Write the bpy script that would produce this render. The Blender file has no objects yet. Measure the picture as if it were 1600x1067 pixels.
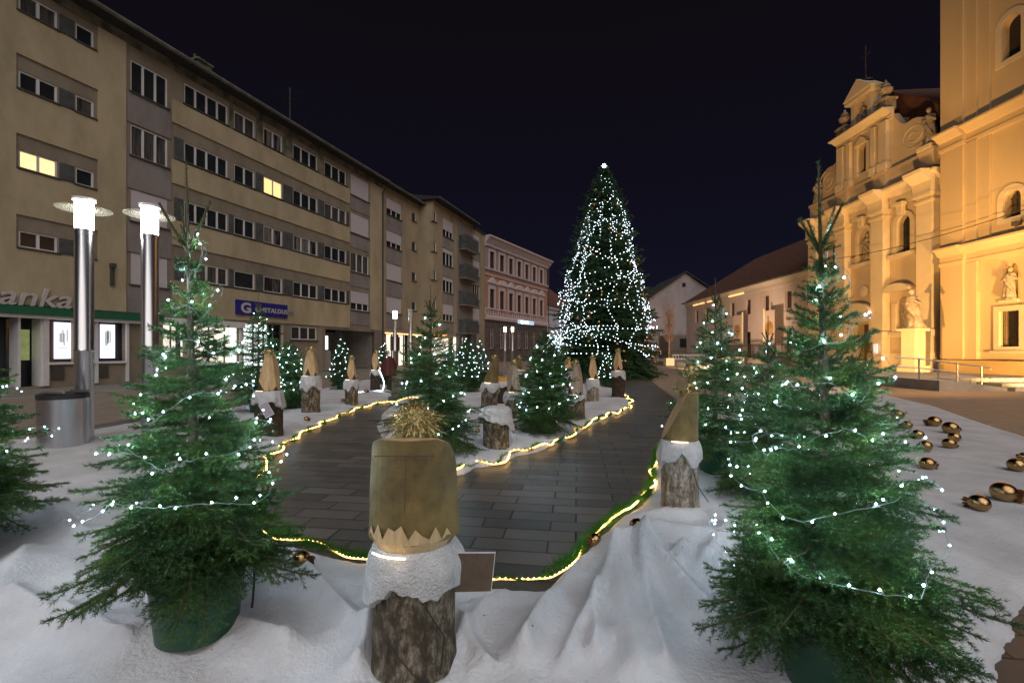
import bpy, bmesh, math, random
import numpy as np
from mathutils import Vector, Matrix, noise as mnoise
R = math.radians
random.seed(7)
C = bpy.context.scene.collection
sc = bpy.context.scene
# ------------------------------------------------------------------ camera, world, lights, exposure
CAMZ = 1.6
cam = bpy.data.cameras.new('camera'); cam.lens = 16; cam.sensor_width = 36; cam.clip_end = 900; cam.clip_start = .05
cam.shift_y = 14.5/1600
co = bpy.data.objects.new('camera', cam); co.location = (0, 0, CAMZ); co.rotation_euler = (R(90), 0, 0)
C.objects.link(co); sc.camera = co
sc.view_settings.view_transform = 'Standard'; sc.view_settings.look = 'None'
sc.view_settings.exposure = .16; sc.view_settings.gamma = 1
sc.render.engine = 'CYCLES'
sc.cycles.use_denoising = True
sc.cycles.max_bounces = 4; sc.cycles.diffuse_bounces = 2; sc.cycles.glossy_bounces = 2
sc.cycles.transmission_bounces = 2; sc.cycles.transparent_max_bounces = 4
sc.cycles.sample_clamp_indirect = 3; sc.cycles.sample_clamp_direct = 30
sc.cycles.caustics_reflective = False; sc.cycles.caustics_refractive = False
sc.cycles.use_light_tree = True
w = bpy.data.worlds.new('World'); sc.world = w; w.use_nodes = True
nt = w.node_tree; nt.nodes.clear()
N = nt.nodes.new; L = nt.links.new
out = N('ShaderNodeOutputWorld'); bg = N('ShaderNodeBackground'); bg.inputs[1].default_value = 1.0
tc = N('ShaderNodeTexCoord'); sx = N('ShaderNodeSeparateXYZ'); rp = N('ShaderNodeValToRGB')
L(tc.outputs['Generated'], sx.inputs[0]); L(sx.outputs[2], rp.inputs[0]); L(rp.outputs[0], bg.inputs[0]); L(bg.outputs[0], out.inputs[0])
e = rp.color_ramp.elements
e[0].position = .0; e[0].color = (.0062, .0070, .020, 1)
e[1].position = .62; e[1].color = (.0042, .0031, .0046, 1)
m_ = e.new(.16); m_.color = (.0050, .0050, .0125, 1)
m_ = e.new(.35); m_.color = (.0042, .0036, .0080, 1)
def lamp(kind, name, loc, power, col, size=.2, target=None, spot=90, blend=.6):
    l = bpy.data.lights.new(name, kind); l.energy = power; l.color = col
    o = bpy.data.objects.new(name, l); o.location = loc
    if kind == 'SUN': l.angle = size
    else: l.shadow_soft_size = size
    if kind == 'SPOT': l.spot_size = R(spot); l.spot_blend = blend
    if target is not None:
        d = Vector(target)-Vector(loc); o.rotation_euler = d.to_track_quat('-Z', 'Y').to_euler()
    C.objects.link(o); return o
# the glow of the town over the square: one very soft, weak sun
lamp('SUN', 'town_glow', (0, -10, 20), 1.5, (1, .93, .88), R(70), target=(-5, 8, 0))
# unseen sodium floodlights lighting the church and its tower, plus added spill spots
FL = (1, .54, .16)
lamp('SPOT', 'added_orange_spill', (18.0, 15.0, 6.5), 2200, (1, .52, .16), .25, (14, 25, 0), 110)  # unseen spot added for the orange spill on the paving
lamp('SPOT', 'floodlight', (22.7, 14.2, .5), 2600, FL, .1, (24.6, 31, 7), 70)
for (x, y, tx, ty, tz, p, sp) in ((19.0, 12.0, 24.2, 23, 6, 2900, 80), (20.5, 15.5, 24.6, 31, 8, 5000, 80), (12.5, 22, 24.6, 31, 9, 5600, 85),
                              (12, 12, 24, 22.5, 14, 5600, 65), (22.2, 33.5, 25, 46, 3, 900, 90), (15, 38, 25, 54, 4, 5200, 100)):
    lamp('SPOT', 'floodlight', (x, y, .5), p, FL if y < 33 else (1, .66, .38), .12, (tx, ty, tz), sp)  # the farther, paler pair is added to brighten the convent wall
# unseen point lights added behind the camera to brighten the near cloth
lamp('POINT', 'added_back_light', (-5.0, -1.5, 4), 330, (.95, .95, 1), .2)
lamp('POINT', 'added_back_light', (6.5, -5, 4), 150, (.9, .93, 1), .2)

# ------------------------------------------------------------------ helpers
F_ = 711.0
def G(px, py, z=0.0):
    Y = F_*(CAMZ-z)/(py-548.0); return ((px-800)/F_*Y, Y)
def tag(o, label=None, cat=None, group=None, kind=None):
    if label: o['label'] = label
    if cat: o['category'] = cat
    if group: o['group'] = group
    if kind: o['kind'] = kind
    return o
def empty(name, loc=(0, 0, 0), rz=0, label=None, cat=None, group=None):
    o = bpy.data.objects.new(name, None); o.empty_display_size = .1
    o.location = loc; o.rotation_euler = (0, 0, rz); C.objects.link(o)
    return tag(o, label, cat, group)
def copy_tree(o, parent=None):
    c = o.copy(); C.objects.link(c); c.parent = parent
    for ch in list(o.children): copy_tree(ch, c)
    return c
def link(name, me, parent=None, loc=None):
    o = bpy.data.objects.new(name, me); C.objects.link(o); o.parent = parent
    if loc is not None: o.location = loc
    return o
class Fr:                                    # a facade frame: u along the wall, n out of the wall, z up
    def __init__(s, O, ud, nd):
        s.O = np.array(O, float); s.ud = np.array(ud, float); s.nd = np.array(nd, float)
    def p(s, u, n, z): q = s.O+s.ud*u+s.nd*n; return (q[0], q[1], z)
W0 = Fr((0, 0), (1, 0), (0, 1))
class MB:
    def __init__(s): s.v = []; s.f = []; s.m = []
    def add(s, vs, fs, m=0):
        k = len(s.v); s.v += [tuple(a) for a in vs]
        for f in fs: s.f.append(tuple(k+i for i in f)); s.m.append(m)
        return s
    def box(s, u0, u1, n0, n1, z0, z1, F=W0, m=0):
        vs = [F.p(u, n, z) for z in (z0, z1) for n in (n0, n1) for u in (u0, u1)]
        return s.add(vs, [(0, 1, 3, 2), (4, 6, 7, 5), (0, 4, 5, 1), (2, 3, 7, 6), (0, 2, 6, 4), (1, 5, 7, 3)], m)
    def prism(s, poly, n0, n1, F=W0, m=0):   # poly: (u,z) outline extruded along n
        k = len(poly); vs = [F.p(u, n0, z) for u, z in poly]+[F.p(u, n1, z) for u, z in poly]
        fs = [tuple(range(k)), tuple(range(2*k-1, k-1, -1))]+[(i, (i+1) % k, k+(i+1) % k, k+i) for i in range(k)]
        return s.add(vs, fs, m)
    def prof(s, pts, u0, u1, F=W0, m=0):     # pts: (n,z) section swept along u
        k = len(pts); vs = [F.p(u0, n, z) for n, z in pts]+[F.p(u1, n, z) for n, z in pts]
        fs = [tuple(range(k)), tuple(range(2*k-1, k-1, -1))]+[(i, (i+1) % k, k+(i+1) % k, k+i) for i in range(k)]
        return s.add(vs, fs, m)
    def lathe(s, pts, c=(0, 0, 0), n=24, m=0, sx=1, sy=1, cap=True):
        vs = []; fs = []
        for r, z in pts:
            for i in range(n):
                a = 2*math.pi*i/n; vs.append((c[0]+r*math.cos(a)*sx, c[1]+r*math.sin(a)*sy, c[2]+z))
        for j in range(len(pts)-1):
            for i in range(n): fs.append((j*n+i, j*n+(i+1) % n, (j+1)*n+(i+1) % n, (j+1)*n+i))
        if cap: fs.append(tuple(range(n-1, -1, -1))); fs.append(tuple((len(pts)-1)*n+i for i in range(n)))
        return s.add(vs, fs, m)
    def tube(s, pts, r, n=6, m=0, closed=False):
        P = [Vector(p) for p in pts]; k = len(P); vs = []; fs = []
        rr = r if hasattr(r, '__len__') else [r]*k
        up = Vector((0, 0, 1))
        for i in range(k):
            t = (P[min(i+1, k-1)]-P[max(i-1, 0)])
            if t.length < 1e-9: t = Vector((0, 0, 1))
            t.normalize(); a = t.cross(up if abs(t.z) < .95 else Vector((1, 0, 0))).normalized(); b = t.cross(a)
            for j in range(n):
                q = 2*math.pi*j/n; vs.append(P[i]+(a*math.cos(q)+b*math.sin(q))*rr[i])
        for i in range(k-1):
            for j in range(n): fs.append((i*n+j, i*n+(j+1) % n, (i+1)*n+(j+1) % n, (i+1)*n+j))
        fs.append(tuple(range(n-1, -1, -1))); fs.append(tuple((k-1)*n+j for j in range(n)))
        return s.add(vs, fs, m)
    def ball(s, c, r, n=12, m=0, sz=1):
        k = max(4, n//2); pts = [(max(1e-4, r*math.sin(math.pi*i/k)), -r*sz*math.cos(math.pi*i/k)) for i in range(k+1)]
        return s.lathe(pts, c, n, m)
    def octa(s, c, r, m=0):
        x, y, z = c
        return s.add([(x+r, y, z), (x, y+r, z), (x-r, y, z), (x, y-r, z), (x, y, z+r), (x, y, z-r)],
                     [(0, 1, 4), (1, 2, 4), (2, 3, 4), (3, 0, 4), (1, 0, 5), (2, 1, 5), (3, 2, 5), (0, 3, 5)], m)
    def mesh(s, name, mats, smooth=False, fix=True):
        me = bpy.data.meshes.new(name); me.from_pydata(s.v, [], s.f)
        for m in (mats if isinstance(mats, (list, tuple)) else [mats]): me.materials.append(m)
        me.polygons.foreach_set('material_index', s.m)
        if fix:
            bm = bmesh.new(); bm.from_mesh(me); bmesh.ops.recalc_face_normals(bm, faces=bm.faces); bm.to_mesh(me); bm.free()
        if smooth:
            me.polygons.foreach_set('use_smooth', [True]*len(me.polygons))
            try: me.set_sharp_from_angle(angle=R(42))
            except Exception: pass
        me.update(); return me
    def add(s, vs, fs, m=0):
        k = len(s.v); s.v += [tuple(a) for a in vs]; s.ch = getattr(s, 'ch', []); s.ch.append((vs, fs, m))
        for f in fs: s.f.append(tuple(k+i for i in f)); s.m.append(m)
        return s
    def builds(s, name, mats, parent=None, smooth=False):   # every added piece becomes an object of its own
        o = None
        for vs, fs, m in s.ch: q = MB(); q.add(vs, fs, m); o = q.build(name, mats, parent, smooth)
        return o
    def build(s, name, mats, parent=None, smooth=False, loc=None):
        return link(name, s.mesh(name, mats, smooth), parent, loc)
def np_mesh(name, V, Fc, mats, mi=None, smooth=False):
    me = bpy.data.meshes.new(name); n = len(V); k = Fc.shape[1]; nf = len(Fc)
    me.vertices.add(n); me.vertices.foreach_set('co', V.astype(np.float32).ravel())
    me.loops.add(nf*k); me.loops.foreach_set('vertex_index', Fc.astype(np.int32).ravel())
    me.polygons.add(nf); me.polygons.foreach_set('loop_start', np.arange(0, nf*k, k, dtype=np.int32))
    for m in mats: me.materials.append(m)
    if mi is not None: me.polygons.foreach_set('material_index', mi.astype(np.int32))
    if smooth: me.polygons.foreach_set('use_smooth', np.ones(nf, bool))
    me.update(calc_edges=True); me.validate(); return me

# ------------------------------------------------------------------ materials
def mat(name, col, rough=.8, metal=0, var=0, vs=3, col2=None, bump=0, bs=40, emis=None, es=0, coat=0, stretch=(1, 1, 1), trans=0, alpha=1, thr=(.35, .65)):
    m = bpy.data.materials.new(name); m.use_nodes = True; t = m.node_tree
    b = t.nodes['Principled BSDF']; b.inputs['Roughness'].default_value = rough; b.inputs['Metallic'].default_value = metal
    b.inputs['Base Color'].default_value = (*col, 1); b.inputs['Coat Weight'].default_value = coat
    if trans: b.inputs['Transmission Weight'].default_value = trans
    tcn = t.nodes.new('ShaderNodeTexCoord'); mp = t.nodes.new('ShaderNodeMapping'); mp.inputs['Scale'].default_value = stretch
    t.links.new(tcn.outputs['Object'], mp.inputs[0])
    if col2 is not None or var:
        nz = t.nodes.new('ShaderNodeTexNoise'); nz.inputs['Scale'].default_value = vs; nz.inputs['Detail'].default_value = 6; nz.inputs['Roughness'].default_value = .65
        t.links.new(mp.outputs[0], nz.inputs['Vector'])
        r = t.nodes.new('ShaderNodeValToRGB'); t.links.new(nz.outputs[0], r.inputs[0]); t.links.new(r.outputs[0], b.inputs['Base Color'])
        c2 = col2 if col2 is not None else tuple(c*(1-var) for c in col)
        r.color_ramp.elements[0].position = thr[0]; r.color_ramp.elements[1].position = thr[1]
        r.color_ramp.elements[0].color = (*c2, 1); r.color_ramp.elements[1].color = (*col, 1)
    if bump:
        n2 = t.nodes.new('ShaderNodeTexNoise'); n2.inputs['Scale'].default_value = bs; n2.inputs['Detail'].default_value = 5
        t.links.new(mp.outputs[0], n2.inputs['Vector'])
        bp = t.nodes.new('ShaderNodeBump'); bp.inputs['Strength'].default_value = bump; bp.inputs['Distance'].default_value = .02
        t.links.new(n2.outputs[0], bp.inputs['Height']); t.links.new(bp.outputs[0], b.inputs['Normal'])
    if es:
        b.inputs['Emission Color'].default_value = (*(emis or col), 1); b.inputs['Emission Strength'].default_value = es
    return m
def facade(name, col, col2, s=.35, bump=.25):  # stained render: big stains with vertical runs plus fine grain
    m = mat(name, col, .9, col2=col2, vs=s, bump=bump, bs=18, stretch=(1, 1, .45), thr=(.3, .62)); return m
M = {}
M['beige'] = facade('beige_render', (.50, .42, .28), (.36, .30, .19), .8)
M['beige2'] = facade('faded_beige_render', (.42, .345, .235), (.29, .235, .16), .5)
M['band'] = facade('grey_band_render', (.30, .25, .19), (.19, .16, .12), .9)
M['graycol'] = facade('grey_render', (.29, .26, .25), (.20, .175, .165), .9)
M['dirty'] = mat('weathered_concrete', (.24, .22, .15), .95, col2=(.07, .075, .05), vs=1.6, bump=.4, bs=14, thr=(.38, .62))
M['panel'] = mat('slate_panel', (.10, .11, .115), .8, col2=(.05, .055, .055), vs=2.2)
M['frame'] = mat('white_window_frame', (.78, .76, .76), .5, var=.12)
M['sill'] = mat('dark_sill', (.07, .06, .05), .8)
M['glass'] = mat('dark_glass', (.030, .034, .040), .12, var=.4, vs=1.2)
M['curtain'] = mat('curtained_glass', (.12, .11, .10), .25, col2=(.03, .03, .035), vs=2.5, stretch=(3, 3, .3))
M['curtain2'] = mat('half_drawn_curtain', (.20, .18, .16), .4, col2=(.015, .015, .02), vs=1.1, stretch=(3, 3, .2), thr=(.48, .52))
M['lit'] = mat('lit_window', (.9, .75, .4), .6, es=1.25, emis=(1, .72, .30), var=.2)
M['lit2'] = mat('lit_window_orange', (.9, .6, .3), .6, es=1.2, emis=(1, .62, .24))
M['shutter'] = mat('roller_shutter', (.60, .56, .60), .6, var=.10, vs=5, bump=.1, bs=6, stretch=(1, 1, 25))
M['roofdark'] = mat('dark_roof', (.05, .045, .05), .9, var=.4, vs=2)
M['gutter'] = mat('zinc_gutter', (.20, .21, .19), .6, var=.4, vs=2, metal=.3)
M['pipe'] = mat('drain_pipe', (.07, .06, .055), .6)
M['green'] = mat('green_fascia', (.012, .14, .07), .5, var=.2)
M['signblue'] = mat('blue_sign', (.018, .018, .22), .5, var=.15)
M['signlet'] = mat('sign_lettering', (.55, .5, .5), .5)
M['signdim'] = mat('sign_thin_lettering', (.14, .13, .35), .5)
M['shopwhite'] = mat('lit_shop_interior', (.9, .92, .9), .6, es=1.5, emis=(.86, .95, .92), col2=(.3, .35, .3), vs=4)
M['poster'] = mat('lit_poster', (.9, .9, .9), .6, es=.95, emis=(.88, .90, .95))
M['posterframe'] = mat('lit_poster_frame', (.8, .8, 1), .6, es=1.6, emis=(.80, .78, 1))
M['ink'] = mat('poster_ink', (.25, .28, .30), .7, es=.25)
M['redink'] = mat('poster_red_ink', (.5, .15, .08), .7, es=.3)
M['atm'] = mat('atm_recess', (.3, .32, .1), .5, es=.22, emis=(.7, .8, .3), col2=(.05, .06, .03), vs=3)
M['shopwarm'] = mat('lit_display', (.9, .8, .6), .6, es=1.1, emis=(1, .88, .72), col2=(.25, .2, .2), vs=5)
M['warmstrip'] = mat('warm_light_strip', (1, .5, .2), .5, es=4, emis=(1, .42, .14))
M['darkrecess'] = mat('dark_recess', (.035, .03, .028), .9, var=.3)
M['stonewall'] = mat('plinth_stone', (.26, .22, .19), .85, var=.3, vs=3, bump=.2)
M['concrete'] = mat('pale_concrete', (.34, .33, .31), .85, var=.22, vs=1.6, bump=.2)
M['metal'] = mat('brushed_steel', (.62, .62, .64), .28, 1, var=.12, vs=3, stretch=(8, 8, .4))
M['metaldark'] = mat('dark_metal', (.05, .05, .055), .45, .6)
M['lampglass'] = mat('lamp_glass', (1, 1, 1), .4, es=26, emis=(1, .97, .90))
M['lampglass2'] = mat('far_lamp_glass', (1, 1, 1), .4, es=14, emis=(1, .93, .78))
M['disc'] = None
M['lampoff'] = mat('unlit_lamp_glass', (.5, .55, .52), .3)
M['disc'] = mat('clear_lamp_disc', (.80, .82, .70), .15, coat=.5)
_m = M['disc']; _t = _m.node_tree; _tr = _t.nodes.new('ShaderNodeBsdfTransparent'); _mx = _t.nodes.new('ShaderNodeMixShader'); _mx.inputs[0].default_value = .10
_t.links.new(_tr.outputs[0], _mx.inputs[1]); _t.links.new(_t.nodes['Principled BSDF'].outputs[0], _mx.inputs[2]); _t.links.new(_mx.outputs[0], _t.nodes['Material Output'].inputs['Surface'])
M['iron'] = mat('wrought_iron', (.03, .025, .02), .6, .4)
M['church'] = facade('church_ochre_render', (.60, .48, .34), (.52, .41, .29), .5, .15)
M['churchtrim'] = mat('church_pale_trim', (.72, .60, .44), .85, var=.1, vs=1.2, bump=.12)
M['tower'] = facade('tower_yellow_render', (.62, .48, .30), (.55, .42, .26), .3, .12)
M['towerbase'] = mat('tower_plinth_render', (.58, .42, .20), .85, var=.15, vs=.8)
M['statue'] = mat('carved_stone', (.50, .42, .33), .85, col2=(.20, .16, .12), vs=3.5, bump=.5, bs=14)
M['redroof'] = mat('clay_roof_tiles', (.16, .065, .045), .9, var=.4, vs=2.5, bump=.5, bs=7)
M['oldwood'] = mat('old_door_wood', (.10, .055, .03), .6, var=.4, vs=6, stretch=(4, 4, .5))
M['convent'] = facade('pink_grey_render', (.66, .56, .56), (.54, .45, .44), .5, .15)
M['conventtrim'] = mat('pale_cornice', (.62, .55, .50), .85, var=.1)
M['gable'] = facade('gable_render', (.40, .35, .35), (.28, .24, .25), .5, .2)
M['hist_o'] = facade('orange_render', (.46, .235, .16), (.36, .19, .13), .6, .1)
M['hist_g'] = facade('greyish_render', (.36, .27, .24), (.29, .22, .20), .6, .1)
M['hist_w'] = mat('white_plaster_trim', (.62, .53, .56), .8, var=.15, vs=2)
M['hist_st'] = mat('dark_stone_blocks', (.15, .115, .10), .85, var=.4, vs=1.5, bump=.3)
M['histwin'] = mat('brown_window', (.07, .035, .03), .3, var=.4)
M['bluewall'] = facade('blue_white_render', (.52, .54, .66), (.42, .44, .56), .5, .1)
M['snow'] = mat('white_batting', (.63, .63, .66), .95, col2=(.47, .47, .50), vs=1.7, bump=.6, bs=48)
M['snowsmall'] = mat('white_batting_scrap', (.66, .65, .66), .95, var=.30, vs=9, bump=.9, bs=90)
M['pot'] = mat('green_plastic_pot', (.008, .075, .035), .38, var=.2, vs=3)
M['soil'] = mat('potting_soil', (.03, .02, .012), .95, var=.4, vs=30, bump=.6)
M['bark'] = mat('spruce_bark', (.13, .10, .065), .9, col2=(.06, .05, .035), vs=20, bump=.5, bs=60)
M['twig'] = mat('spruce_twig', (.085, .075, .03), .9, var=.4, vs=20)
M['wood'] = mat('sawn_wood', (.60, .42, .22), .65, col2=(.40, .25, .11), vs=5, bump=.15, bs=30, stretch=(4, 4, .5))
M['woodgrey'] = mat('weathered_sawn_wood', (.42, .34, .26), .75, col2=(.24, .18, .13), vs=4, bump=.2, bs=30, stretch=(4, 4, .6))
M['goldbark'] = mat('gilded_bark', (.22, .155, .05), .7, .05, col2=(.10, .072, .026), vs=5, bump=.35, bs=25)
M['tinselgold'] = mat('gold_tinsel', (.75, .62, .28), .25, .85, var=.45, vs=30)
M['tinselgreen'] = mat('green_tinsel', (.045, .20, .018), .4, .1, var=.5, vs=25)
M['sawnpale'] = mat('pale_sawn_crown', (.66, .50, .29), .7, col2=(.50, .35, .18), vs=7, stretch=(5, 5, .6), bump=.2)
M['gold'] = mat('gold_bauble', (.58, .37, .17), .16, 1, var=.45, vs=9, bump=.12, bs=22)
M['goldfoil'] = mat('copper_foil', (.42, .20, .08), .25, 1, var=.4, vs=30, bump=.6, bs=50)
M['led'] = mat('cool_white_led', (1, 1, 1), .5, es=880, emis=(.55, .82, 1))
M['ledmid'] = mat('cool_white_led_mid', (1, 1, 1), .5, es=210, emis=(.55, .84, 1))
M['ledfar'] = mat('cool_white_led_far', (1, 1, 1), .5, es=30, emis=(.6, .85, 1))
M['ledbig'] = mat('cool_white_led_big', (1, 1, 1), .5, es=9, emis=(.72, .87, 1))
M['ledbrim'] = mat('warm_white_strip', (1, .9, .7), .5, es=3.6, emis=(1, .80, .52))
M['ledwarm'] = mat('warm_led', (1, .8, .4), .5, es=24, emis=(1, .60, .16))
M['ropetube'] = mat('warm_rope_light', (1, .8, .4), .4, es=2.4, emis=(1, .52, .11))
M['wirewhite'] = mat('clear_wire', (.22, .26, .25), .3)
M['wireblack'] = mat('black_cable', (.015, .015, .015), .5)
M['board'] = mat('hardboard_back', (.13, .09, .06), .8, var=.3, vs=8, bump=.2)
M['white'] = mat('white_paint', (.7, .7, .72), .5, var=.1)
M['paper'] = mat('lavender_card', (.36, .31, .36), .7)
M['red'] = mat('red_cloth', (.11, .012, .014), .8, var=.3, vs=6)
M['leafbare'] = mat('bare_twigs', (.14, .085, .06), .9)
M['banner'] = mat('pale_banner', (.60, .48, .42), .8)
M['bannerdisc'] = mat('banner_emblem', (.30, .13, .05), .5, col2=(.55, .33, .12), vs=4)
M['orangestone'] = mat('pale_low_wall', (.60, .48, .36), .85, var=.15, vs=2)
M['shrub'] = mat('clipped_shrub', (.10, .11, .02), .9, var=.5, vs=12)

def needle_mat(name, c1, c2, c3):
    m = bpy.data.materials.new(name); m.use_nodes = True; t = m.node_tree; b = t.nodes['Principled BSDF']
    b.inputs['Roughness'].default_value = .42
    g = t.nodes.new('ShaderNodeTexCoord'); nz = t.nodes.new('ShaderNodeTexNoise'); nz.inputs['Scale'].default_value = 5; nz.inputs['Detail'].default_value = 5
    t.links.new(g.outputs['Object'], nz.inputs['Vector']); r = t.nodes.new('ShaderNodeValToRGB'); t.links.new(nz.outputs[0], r.inputs[0])
    r.color_ramp.elements[0].position = .32; r.color_ramp.elements[1].position = .7
    r.color_ramp.elements[0].color = (*c1, 1); r.color_ramp.elements[1].color = (*c3, 1); q = r.color_ramp.elements.new(.5); q.color = (*c2, 1)
    t.links.new(r.outputs[0], b.inputs['Base Color'])
    tr = t.nodes.new('ShaderNodeBsdfTranslucent'); mx = t.nodes.new('ShaderNodeMixShader'); mx.inputs[0].default_value = .22
    t.links.new(r.outputs[0], tr.inputs[0]); t.links.new(b.outputs[0], mx.inputs[1]); t.links.new(tr.outputs[0], mx.inputs[2])
    t.links.new(mx.outputs[0], t.nodes['Material Output'].inputs['Surface']); return m
M['needle'] = needle_mat('spruce_needles', (.016, .050, .014), (.034, .095, .020), (.085, .16, .028))
M['needledk'] = needle_mat('dark_spruce_needles', (.018, .060, .028), (.032, .10, .042), (.06, .15, .06))

def bark_mat(name, dark, mid, light, lo=.45, hi=.62):
    m = bpy.data.materials.new(name); m.use_nodes = True; t = m.node_tree; b = t.nodes['Principled BSDF']; b.inputs['Roughness'].default_value = .9
    g = t.nodes.new('ShaderNodeTexCoord'); mp = t.nodes.new('ShaderNodeMapping'); mp.inputs['Scale'].default_value = (1, 1, .42)
    t.links.new(g.outputs['Object'], mp.inputs[0])
    nz = t.nodes.new('ShaderNodeTexNoise'); nz.inputs['Scale'].default_value = 19; nz.inputs['Detail'].default_value = 10; nz.inputs['Roughness'].default_value = .78
    t.links.new(mp.outputs[0], nz.inputs['Vector']); r = t.nodes.new('ShaderNodeValToRGB'); t.links.new(nz.outputs[0], r.inputs[0])
    r.color_ramp.elements[0].position = lo-.08; r.color_ramp.elements[1].position = hi
    r.color_ramp.elements[0].color = (*dark, 1); r.color_ramp.elements[1].color = (*light, 1); q = r.color_ramp.elements.new((lo+hi)/2-.02); q.color = (*mid, 1)
    t.links.new(r.outputs[0], b.inputs['Base Color'])
    n2 = t.nodes.new('ShaderNodeTexVoronoi'); n2.inputs['Scale'].default_value = 38; t.links.new(mp.outputs[0], n2.inputs['Vector'])
    ad = t.nodes.new('ShaderNodeMath'); ad.operation = 'ADD'; t.links.new(n2.outputs[0], ad.inputs[0]); t.links.new(nz.outputs[0], ad.inputs[1])
    bp = t.nodes.new('ShaderNodeBump'); bp.inputs['Strength'].default_value = 1; bp.inputs['Distance'].default_value = .045
    t.links.new(ad.outputs[0], bp.inputs['Height']); t.links.new(bp.outputs[0], b.inputs['Normal']); return m
M['birch'] = bark_mat('birch_bark', (.03, .02, .012), (.24, .18, .12), (.60, .55, .48), .34, .60)
M['darkbark'] = bark_mat('old_birch_bark', (.022, .016, .010), (.12, .09, .055), (.50, .43, .33), .38, .64)
M['brownbark'] = bark_mat('brown_bark', (.02, .013, .008), (.06, .04, .022), (.12, .08, .045), .42, .66)

def paving(name, c1, c2, mort, bw, bh, rot, rough=.4, ms=.006, vs=1.3):
    m = bpy.data.materials.new(name); m.use_nodes = True; t = m.node_tree; b = t.nodes['Principled BSDF']; b.inputs['Roughness'].default_value = rough
    g = t.nodes.new('ShaderNodeTexCoord'); mp = t.nodes.new('ShaderNodeMapping'); mp.inputs['Rotation'].default_value = (0, 0, R(rot))
    t.links.new(g.outputs['Object'], mp.inputs[0])
    br = t.nodes.new('ShaderNodeTexBrick'); br.inputs['Scale'].default_value = 1; br.inputs['Brick Width'].default_value = bw; br.inputs['Row Height'].default_value = bh
    br.inputs['Mortar Size'].default_value = ms; br.inputs['Mortar Smooth'].default_value = .3; br.offset = .37
    br.inputs['Color1'].default_value = (*c1, 1); br.inputs['Color2'].default_value = (*c2, 1); br.inputs['Mortar'].default_value = (*mort, 1); br.inputs['Bias'].default_value = .1
    t.links.new(mp.outputs[0], br.inputs['Vector'])
    nz = t.nodes.new('ShaderNodeTexNoise'); nz.inputs['Scale'].default_value = vs; nz.inputs['Detail'].default_value = 8; nz.inputs['Roughness'].default_value = .7; t.links.new(mp.outputs[0], nz.inputs['Vector'])
    mr = t.nodes.new('ShaderNodeMapRange'); mr.inputs['To Min'].default_value = .62; mr.inputs['To Max'].default_value = 1.3; t.links.new(nz.outputs[0], mr.inputs['Value'])
    ml = t.nodes.new('ShaderNodeMixRGB'); ml.blend_type = 'MULTIPLY'; ml.inputs[0].default_value = 1
    t.links.new(br.outputs[0], ml.inputs[1]); t.links.new(mr.outputs[0], ml.inputs[2]); t.links.new(ml.outputs[0], b.inputs['Base Color'])
    n3 = t.nodes.new('ShaderNodeTexNoise'); n3.inputs['Scale'].default_value = 60; t.links.new(mp.outputs[0], n3.inputs['Vector'])
    ad = t.nodes.new('ShaderNodeMath'); ad.operation = 'MULTIPLY_ADD'; ad.inputs[1].default_value = .25
    iv = t.nodes.new('ShaderNodeMath'); iv.operation = 'SUBTRACT'; iv.inputs[0].default_value = 1; t.links.new(br.outputs['Fac'], iv.inputs[1])
    t.links.new(n3.outputs[0], ad.inputs[0]); t.links.new(iv.outputs[0], ad.inputs[2])
    bp = t.nodes.new('ShaderNodeBump'); bp.inputs['Strength'].default_value = .55; bp.inputs['Distance'].default_value = .006
    t.links.new(ad.outputs[0], bp.inputs['Height']); t.links.new(bp.outputs[0], b.inputs['Normal'])
    m2 = t.nodes.new('ShaderNodeMapRange'); m2.inputs['To Min'].default_value = rough-.1; m2.inputs['To Max'].default_value = rough+.22; t.links.new(nz.outputs[0], m2.inputs['Value']); t.links.new(m2.outputs[0], b.inputs['Roughness'])
    return m
M['path'] = paving('dark_granite_slabs', (.130, .115, .105), (.060, .056, .055), (.006, .005, .005), .62, .225, 8, .36, .009)
M['plaza'] = paving('reddish_paving', (.29, .235, .19), (.24, .19, .155), (.09, .07, .06), .4, .2, 12, .6)
M['walk'] = paving('pale_pavement', (.24, .225, .20), (.20, .19, .17), (.10, .09, .08), .5, .5, -18.8, .6)

# ------------------------------------------------------------------ setting: ground sheets
def sheet(name, poly, z, m):
    me = bpy.data.meshes.new(name); me.from_pydata([(x, y, z) for x, y in poly], [], [tuple(range(len(poly)))]); me.materials.append(m)
    o = link(name, me); tag(o, kind='structure'); return o
sheet('ground', [(-300, -40), (300, -40), (300, 400), (-300, 400)], 0, M['plaza'])
sheet('path', [(-9, .2), (6.5, .2), (5.6, 4.2), (3.6, 6), (5.2, 14), (9.5, 34), (-7, 34), (-6, 22), (-9, 12)], .004, M['path'])
LM = .34
LN = math.hypot(1, LM)
LF = Fr((-20.4, 18.1), (LM/LN, 1/LN), (1/LN, -LM/LN))     # main apartment block facade; X = .34*Y - 26.55
def lw(u, n): q = LF.p(u, n, 0); return (q[0], q[1])
sheet('pavement', [lw(-30, 0), lw(-30, 4.6), lw(45, 4.6), lw(45, 0)], .008, M['walk'])
kb = MB(); kb.box(-30, 45, 4.6, 4.75, 0, .05, LF); tag(kb.build('kerb', M['concrete']), kind='structure')
def U(F, px, n=0):                            # where a facade crosses a bearing of the survey
    s = (px-800)/F_
    A = np.array([[F.ud[0], -s], [F.ud[1], -1.0]]); b = -(F.O+F.nd*n)
    u, Y = np.linalg.solve(A, b); return u, Y
def uu(F, px, n=0): return U(F, px, n)[0]
def zz(F, px, py, n=0): return CAMZ+(548-py)*U(F, px, n)[1]/F_
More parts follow.
